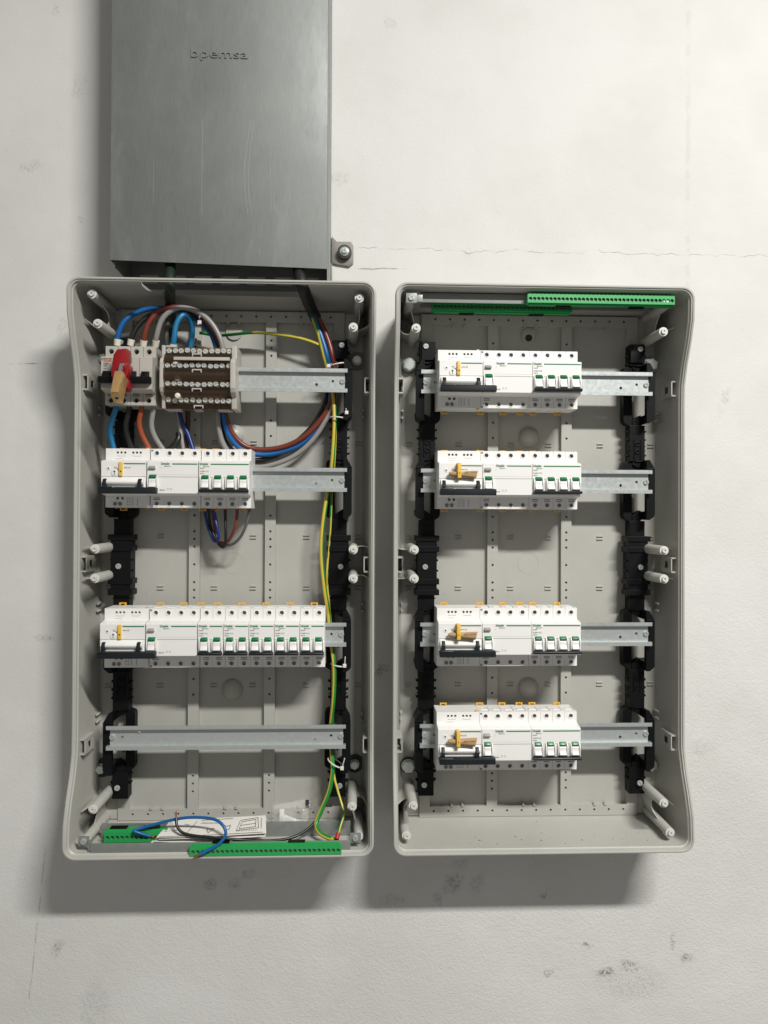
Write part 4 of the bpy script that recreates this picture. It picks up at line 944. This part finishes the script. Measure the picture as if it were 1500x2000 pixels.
wire('brown_core', [(612, 610, 1.176), (625, 628, 1.176), (640, 662, 1.172), (650, 700, 1.170), (654, 740, 1.176), (646, 785, 1.182), (628, 818, 1.184), (595, 852, 1.185), (555, 872, 1.186), (510, 878, 1.186), (478, 870, 1.184), (455, 848, 1.180), (443, 820, 1.176), (438, 790, 1.172)], .0039, 'w_brown', 'reddish brown core in the wide loop below the terminal block', GL)
wire('blue_core', [(608, 612, 1.173), (617, 630, 1.172), (630, 665, 1.170), (640, 700, 1.170), (648, 740, 1.178), (642, 790, 1.188), (622, 830, 1.190), (590, 866, 1.190), (545, 884, 1.189), (505, 888, 1.186), (475, 880, 1.182), (452, 858, 1.176), (440, 832, 1.172), (434, 790, 1.170)], .0039, 'w_blue', 'bright blue core in the wide loop below the terminal block', GL)
wire('black_core', [(614, 614, 1.184), (630, 650, 1.184), (641, 700, 1.184), (642, 745, 1.190), (634, 790, 1.194), (612, 830, 1.196), (580, 862, 1.198), (545, 886, 1.196), (505, 899, 1.192), (470, 892, 1.188), (444, 868, 1.184), (432, 835, 1.180), (430, 790, 1.178)], .0040, 'w_black', 'black core in the wide loop below the terminal block', GL)
wire('grey_core', [(616, 612, 1.186), (636, 650, 1.186), (654, 700, 1.184), (660, 745, 1.182), (652, 785, 1.182), (640, 815, 1.184), (610, 860, 1.186), (575, 890, 1.186), (535, 907, 1.184), (500, 912, 1.182), (465, 900, 1.180), (440, 874, 1.174), (428, 840, 1.170), (424, 790, 1.168)], .0039, 'w_grey', 'grey core in the wide loop below the terminal block', GL)
pe('earth_wire', [(390, 650, 1.186), (430, 655, 1.184), (488, 650, 1.180), (522, 651, 1.178), (579, 659, 1.174), (622, 673, 1.172), (640, 688, 1.174)], .0024, 'thin dark earth wire crossing from the terminal block to the cable cores', None, ph=.5, tw=1.3)
GB = 'leads below the isolator'
wire('lower_blue_lead', [(229, 782, 1.152), (226, 800, 1.150), (216, 830, 1.156), (216, 850, 1.160), (224, 884, 1.162)], .0040, 'w_lblue', 'light blue lead leaving below the padlock', GB, ends=('cream', None))
wire('lower_orange_lead', [(278, 784, 1.152), (276, 802, 1.150), (272, 825, 1.154), (278, 850, 1.158), (296, 884, 1.162)], .0039, 'w_orange', 'orange brown lead leaving below the isolator', GB, ends=('cream', None))
wire('lower_grey_lead', [(301, 785, 1.152), (299, 803, 1.150), (296, 830, 1.154), (303, 854, 1.158), (324, 886, 1.162)], .0039, 'w_grey', 'grey lead leaving below the isolator', GB, ends=('cream', None))
wire('lower_black_lead', [(253, 784, 1.152), (252, 802, 1.152), (246, 830, 1.158), (250, 855, 1.162), (262, 884, 1.166)], .0040, 'w_black', 'black lead leaving below the isolator behind the padlock', GB, ends=('cream', None))
GC = 'leads below the terminal block'
wire('grey_drop', [(344, 790, 1.172), (348, 820, 1.172), (353, 845, 1.172), (359, 884, 1.170)], .0030, 'w_grey', 'thin grey lead dropping from the terminal block', GC)
wire('dark_blue_drop', [(346, 790, 1.172), (356, 825, 1.172), (368, 850, 1.172), (379, 884, 1.170)], .0034, 'w_dblue', 'dark blue lead dropping from the terminal block', GC)
wire('dark_brown_drop', [(366, 790, 1.178), (367, 825, 1.180), (365, 850, 1.180), (362, 884, 1.180)], .0036, 'w_dbrown', 'dark brown lead dropping behind the dark blue one', GC)
wire('taped_end', [(322, 884, 1.166), (338, 872, 1.166), (348, 858, 1.168), (349, 846, 1.172)], .0044, 'w_black', 'black taped wire end poking up above the device trio', None)
GJ = 'jumper wires with red ferrules'
wire('blue_jumper', [(416, 990, 1.158), (417, 1002, 1.158), (424, 1030, 1.154), (427, 1052, 1.156), (419, 1057, 1.166), (408, 1035, 1.174), (401, 1005, 1.178), (398, 985, 1.178)], .0022, 'w_dblue', 'blue jumper wire with red ferrule under the four pole breaker', GJ, ends=('redferrule', None))
wire('black_jumper', [(440, 990, 1.158), (440, 1004, 1.158), (441, 1040, 1.154), (440, 1062, 1.156), (435, 1069, 1.162), (424, 1058, 1.172), (412, 1030, 1.178), (405, 985, 1.178)], .0022, 'w_black', 'black jumper wire with red ferrule under the four pole breaker', GJ, ends=('redferrule', None))
wire('brown_jumper', [(463, 990, 1.158), (463, 1004, 1.158), (459, 1030, 1.156), (451, 1049, 1.160), (440, 1060, 1.168), (424, 1050, 1.178), (411, 985, 1.180)], .0022, 'w_brown', 'brown jumper wire with red ferrule under the four pole breaker', GJ, ends=('redferrule', None))
wire('grey_jumper', [(487, 990, 1.158), (486, 1004, 1.158), (480, 1027, 1.156), (468, 1051, 1.160), (450, 1064, 1.168), (430, 1056, 1.178), (417, 985, 1.180)], .0022, 'w_dgrey', 'grey jumper wire with red ferrule under the four pole breaker', GJ, ends=('redferrule', None))
pe('earth_wire', [(612, 622, 1.170), (622, 650, 1.170), (632, 690, 1.170), (640, 720, 1.172), (650, 760, 1.176), (653, 800, 1.172), (653, 840, 1.168), (649, 900, 1.168), (644, 940, 1.172), (636, 985, 1.168), (629, 1040, 1.166), (628, 1090, 1.166), (634, 1150, 1.166), (641, 1195, 1.172), (646, 1250, 1.172), (652, 1290, 1.164), (653, 1330, 1.163), (651, 1370, 1.164), (647, 1410, 1.172), (646, 1440, 1.174), (648, 1470, 1.168), (650, 1505, 1.160), (643, 1545, 1.154), (628, 1582, 1.148), (618, 1608, 1.140), (624, 1626, 1.130), (640, 1636, 1.122), (656, 1640, 1.116)], .0033, 'thick yellow and green earth wire running down beside the upright', 'earth wires down the upright', ph=-.85, tw=.55)
pe('earth_wire', [(640, 700, 1.178), (648, 760, 1.180), (655, 830, 1.176), (653, 900, 1.176), (648, 960, 1.176), (645, 1030, 1.174), (641, 1080, 1.174), (638, 1130, 1.172), (643, 1185, 1.174), (648, 1240, 1.176), (650, 1290, 1.172), (650, 1380, 1.176), (650, 1450, 1.176), (652, 1510, 1.160), (660, 1545, 1.152), (670, 1580, 1.140), (671, 1592, 1.132), (664, 1615, 1.122), (659, 1634, 1.112)], .0019, 'thin yellow and green earth wire ending in a red ferrule', 'earth wires down the upright', ends=(None, 'redferrule'), ph=.5, tw=.9)
wire('loose_blue_wire', [(292, 1633, 1.124), (272, 1627, 1.120), (262, 1622, 1.120), (285, 1615, 1.124), (330, 1603, 1.124), (364, 1597, 1.120), (398, 1597, 1.116), (423, 1602, 1.110), (438, 1616, 1.104), (440, 1632, 1.100), (428, 1648, 1.096), (408, 1660, 1.093), (391, 1668, 1.091)], .0022, 'w_blue', 'loose blue wire looped over the paper leaflet', None, ends=('bare', 'bare'))
wire('loose_black_wire', [(344, 1597, 1.122), (346, 1614, 1.116), (358, 1627, 1.112), (385, 1633, 1.110), (430, 1637, 1.108), (480, 1641, 1.112), (530, 1642, 1.116), (570, 1636, 1.122), (600, 1620, 1.134), (622, 1598, 1.148), (632, 1577, 1.158)], .0021, 'w_black', 'loose black wire lying across the leaflet and the green bar', None, ends=('bare', 'bare'))

def tie(label, c, Y, rx, ry, ang, tail):
    p = at(c[0], c[1], Y); r = thing('cable_tie', p, label, 'cable tie', 'white cable ties'); b = MB(); P = []
    for k in range(21):
        a = 2*math.pi*k/20; v = Vector((rx*math.cos(a), ry*math.sin(a), 0)); v.rotate(Matrix.Rotation(ang, 3, 'Y')); P.append(p+v)
    b.tube(P, .0011, 6, 2, caps=False); b.build('band', 'tie', r, angle=50)
    b = MB(); q = at(tail[0], tail[1], Y-ry); b.box(q.x-.0026, q.x+.0026, q.y-.003, q.y+.002, q.z-.0026, q.z+.0026); d = Vector((tail[2], -.004, tail[3]))
    b.tube([q, q+d*.5, q+d], .0010, 5, 3); b.build('head', 'tie', r, bevel=.0005)
tie('white cable tie on the upright just above the padlocked isolator\'s rail', (660, 714), 1.172, .0150, .0160, -.20, (642, 715, .004, .003))
tie('white cable tie on the upright just below the padlocked isolator\'s rail', (662, 817), 1.174, .0135, .0150, .1, (677, 806, -.001, .006))
tie('white cable tie on the upright below the longest device row', (663, 1298), 1.172, .0125, .0150, .12, (673, 1300, .001, .014))
tie('white cable tie on the upright near the bottom bolt', (656, 1490), 1.168, .0135, .0150, .5, (668, 1500, .004, .016))
tie('white cable tie round the arched supply leads', (394, 622), 1.158, .0035, .0130, -.9, (390, 630, -.002, -.004))

# ------------------------------------------------------------------ leaflet and bag left in the bottom of the left box
lf = thing('paper_leaflet', at(410, 1640, 1.135), 'folded white paper instruction leaflet lying in the cabled enclosure', 'leaflet')
def sheet(name, corners, sag, seed, m='paper', th=.0004):
    rnd = random.Random(seed); b = MB(); n = 8; A, B, C, D = [Vector(c) for c in corners]; vs = []
    for i in range(n+1):
        for j in range(n+1):
            u, v = i/n, j/n; p = (A*(1-u)+B*u)*(1-v)+(D*(1-u)+C*u)*v
            p = p+Vector((0, -sag*math.sin(u*math.pi)*(1-v)+rnd.uniform(-.0003, .0003), sag*.4*math.sin(u*math.pi*1.3+seed))); vs.append(p)
    k = (n+1)**2; vs += [p+Vector((0, th, -th)) for p in vs[:k]]
    fs = []
    for i in range(n):
        for j in range(n):
            a = i*(n+1)+j; f = (a, a+1, a+n+2, a+n+1); fs += [f, tuple(q+k for q in reversed(f))]
    ed = [(i*(n+1), (i+1)*(n+1)) for i in range(n)]+[(i*(n+1)+n, (i+1)*(n+1)+n) for i in range(n)]+[(j, j+1) for j in range(n)]+[(n*(n+1)+j, n*(n+1)+j+1) for j in range(n)]
    fs += [(a, b2, b2+k, a+k) for a, b2 in ed]
    b.add(vs, fs); return b.build(name, m, lf, angle=50)
sheet('page', [at(292, 1648, 1.120), at(498, 1641, 1.122), at(521, 1600, 1.160), at(330, 1606, 1.160)], .000, 4)
sheet('page', [at(300, 1646, 1.116), at(505, 1640, 1.118), at(521, 1598, 1.158), at(334, 1604, 1.158)], .004, 2)
sheet('page', [at(310, 1641, 1.114), at(519, 1632, 1.116), at(518, 1594, 1.156), at(332, 1602, 1.156)], .003, 1)
top = sheet('page', [at(305, 1636, 1.1125), at(520, 1628, 1.1145), at(519, 1593, 1.154), at(336, 1600, 1.154)], .0015, 3)
def on_sheet(u, v): 
    A, B, C, D = at(305, 1636, 1.1125), at(520, 1628, 1.1145), at(519, 1593, 1.154), at(336, 1600, 1.154)
    return (A*(1-u)+B*u)*(1-v)+(D*(1-u)+C*u)*v+Vector((0, -.0020-.0015*math.sin(u*math.pi)*(1-v), .0006))
b = MB()
def ln(u0, v0, u1, v1, r=.00030): b.tube([on_sheet(u0+(u1-u0)*k/4, v0+(v1-v0)*k/4) for k in range(5)], r, 4, 2)
for q in ((.72, .25, .93, .35), (.93, .35, .92, .92), (.92, .92, .74, .80), (.74, .80, .72, .25), (.745, .34, .90, .42), (.90, .42, .90, .82), (.90, .82, .76, .72), (.76, .72, .745, .34), (.75, .52, .90, .60), (.955, .3, .955, .9), (.25, .1, .29, .85),
          (.33, .88, .66, .93), (.02, .05, .97, .10), (.60, .3, .65, .34), (.60, .5, .65, .54), (.60, .3, .60, .55), (.65, .34, .65, .58), (.1, .35, .16, .42), (.09, .55, .15, .62), (.18, .7, .23, .66), (.43, .38, .50, .42), (.46, .2, .43, .38), (.46, .2, .50, .42)): ln(*q)
for k in range(9): ln(.725+.022*k, .20, .735+.022*k, .27, .0003)
b.build('line_drawing', 'pblack', top)
o = link('lettering', text_mesh('Schneider', .0080, 'pblack'), lf); p = on_sheet(.56, .70); o.location = p-lf.location+Vector((0, -.0015, .0015)); o.rotation_euler = (R(-35), math.pi, 0)

bagr = thing('plastic_bag', at(565, 1600, 1.17), 'crumpled clear plastic bag of small parts leaning on the back panel', 'bag')
def crumple(cs, seed, amp, n=26):
    rnd = random.Random(seed); A, B, C, D = [Vector(c) for c in cs]; ph = [(rnd.uniform(4, 22), rnd.uniform(4, 22), rnd.uniform(0, 6), rnd.uniform(.3, 1)) for _ in range(9)]
    b = MB(); vs = []
    for i in range(n+1):
        for j in range(n+1):
            u, v = i/n, j/n; p = (A*(1-u)+B*u)*(1-v)+(D*(1-u)+C*u)*v
            h = sum(k*abs(math.sin(a*u+c*v+d))**.6 for a, c, d, k in ph)/5; edge = math.sin(math.pi*min(u, 1-u, .5))*math.sin(math.pi*min(v, 1-v, .5))
            vs.append(p+Vector((rnd.uniform(-.0006, .0006), -amp*h-.010*edge, rnd.uniform(-.0006, .0006))))
    b.add(vs, [(i*(n+1)+j, i*(n+1)+j+1, (i+1)*(n+1)+j+1, (i+1)*(n+1)+j) for i in range(n) for j in range(n)]); return b
crumple([at(530, 1618, 1.160), at(602, 1612, 1.160), at(607, 1556, 1.190), at(534, 1568, 1.190)], 5, .007).build('film', 'bag', bagr, angle=70)
crumple([at(533, 1618, 1.168), at(600, 1610, 1.168), at(604, 1560, 1.196), at(538, 1572, 1.196)], 9, .004).build('film', 'bag', bagr, angle=70)
b = MB(); p = at(551, 1600, 1.166); b.box(p.x-.004, p.x+.003, p.y-.003, p.y+.006, p.z-.012, p.z+.014); b.prism([(p.x, p.z+.006), (p.x+.030, p.z-.006), (p.x+.026, p.z-.016), (p.x, p.z-.006)], p.y-.002, p.y+.008, 'y'); b.build('plastic_part', 'white2', bagr, bevel=.0008)
b = MB(); p = at(600, 1570, 1.176); b.box(p.x-.0028, p.x+.0028, p.y-.0005, p.y, p.z-.0062, p.z+.0062); b.build('printed_mark', 'pblack', bagr, smooth=False)

# ------------------------------------------------------------------ drilling crumbs on the floor of the right enclosure
b = MB()
for k in range(34):
    x = BX[1]+random.uniform(-.17, .17); y = random.uniform(1.115, 1.170); z = ZB+.0085; q = random.uniform(.0003, .0009)
    b.box(x-q, x+q*random.uniform(.6, 1.6), y-q, y+q, z-.0006, z+q)
tag(b.build('drilling_debris', 'washer', smooth=False), 'dark drilling crumbs scattered on the floor of the uncabled enclosure', 'debris', kind='stuff')
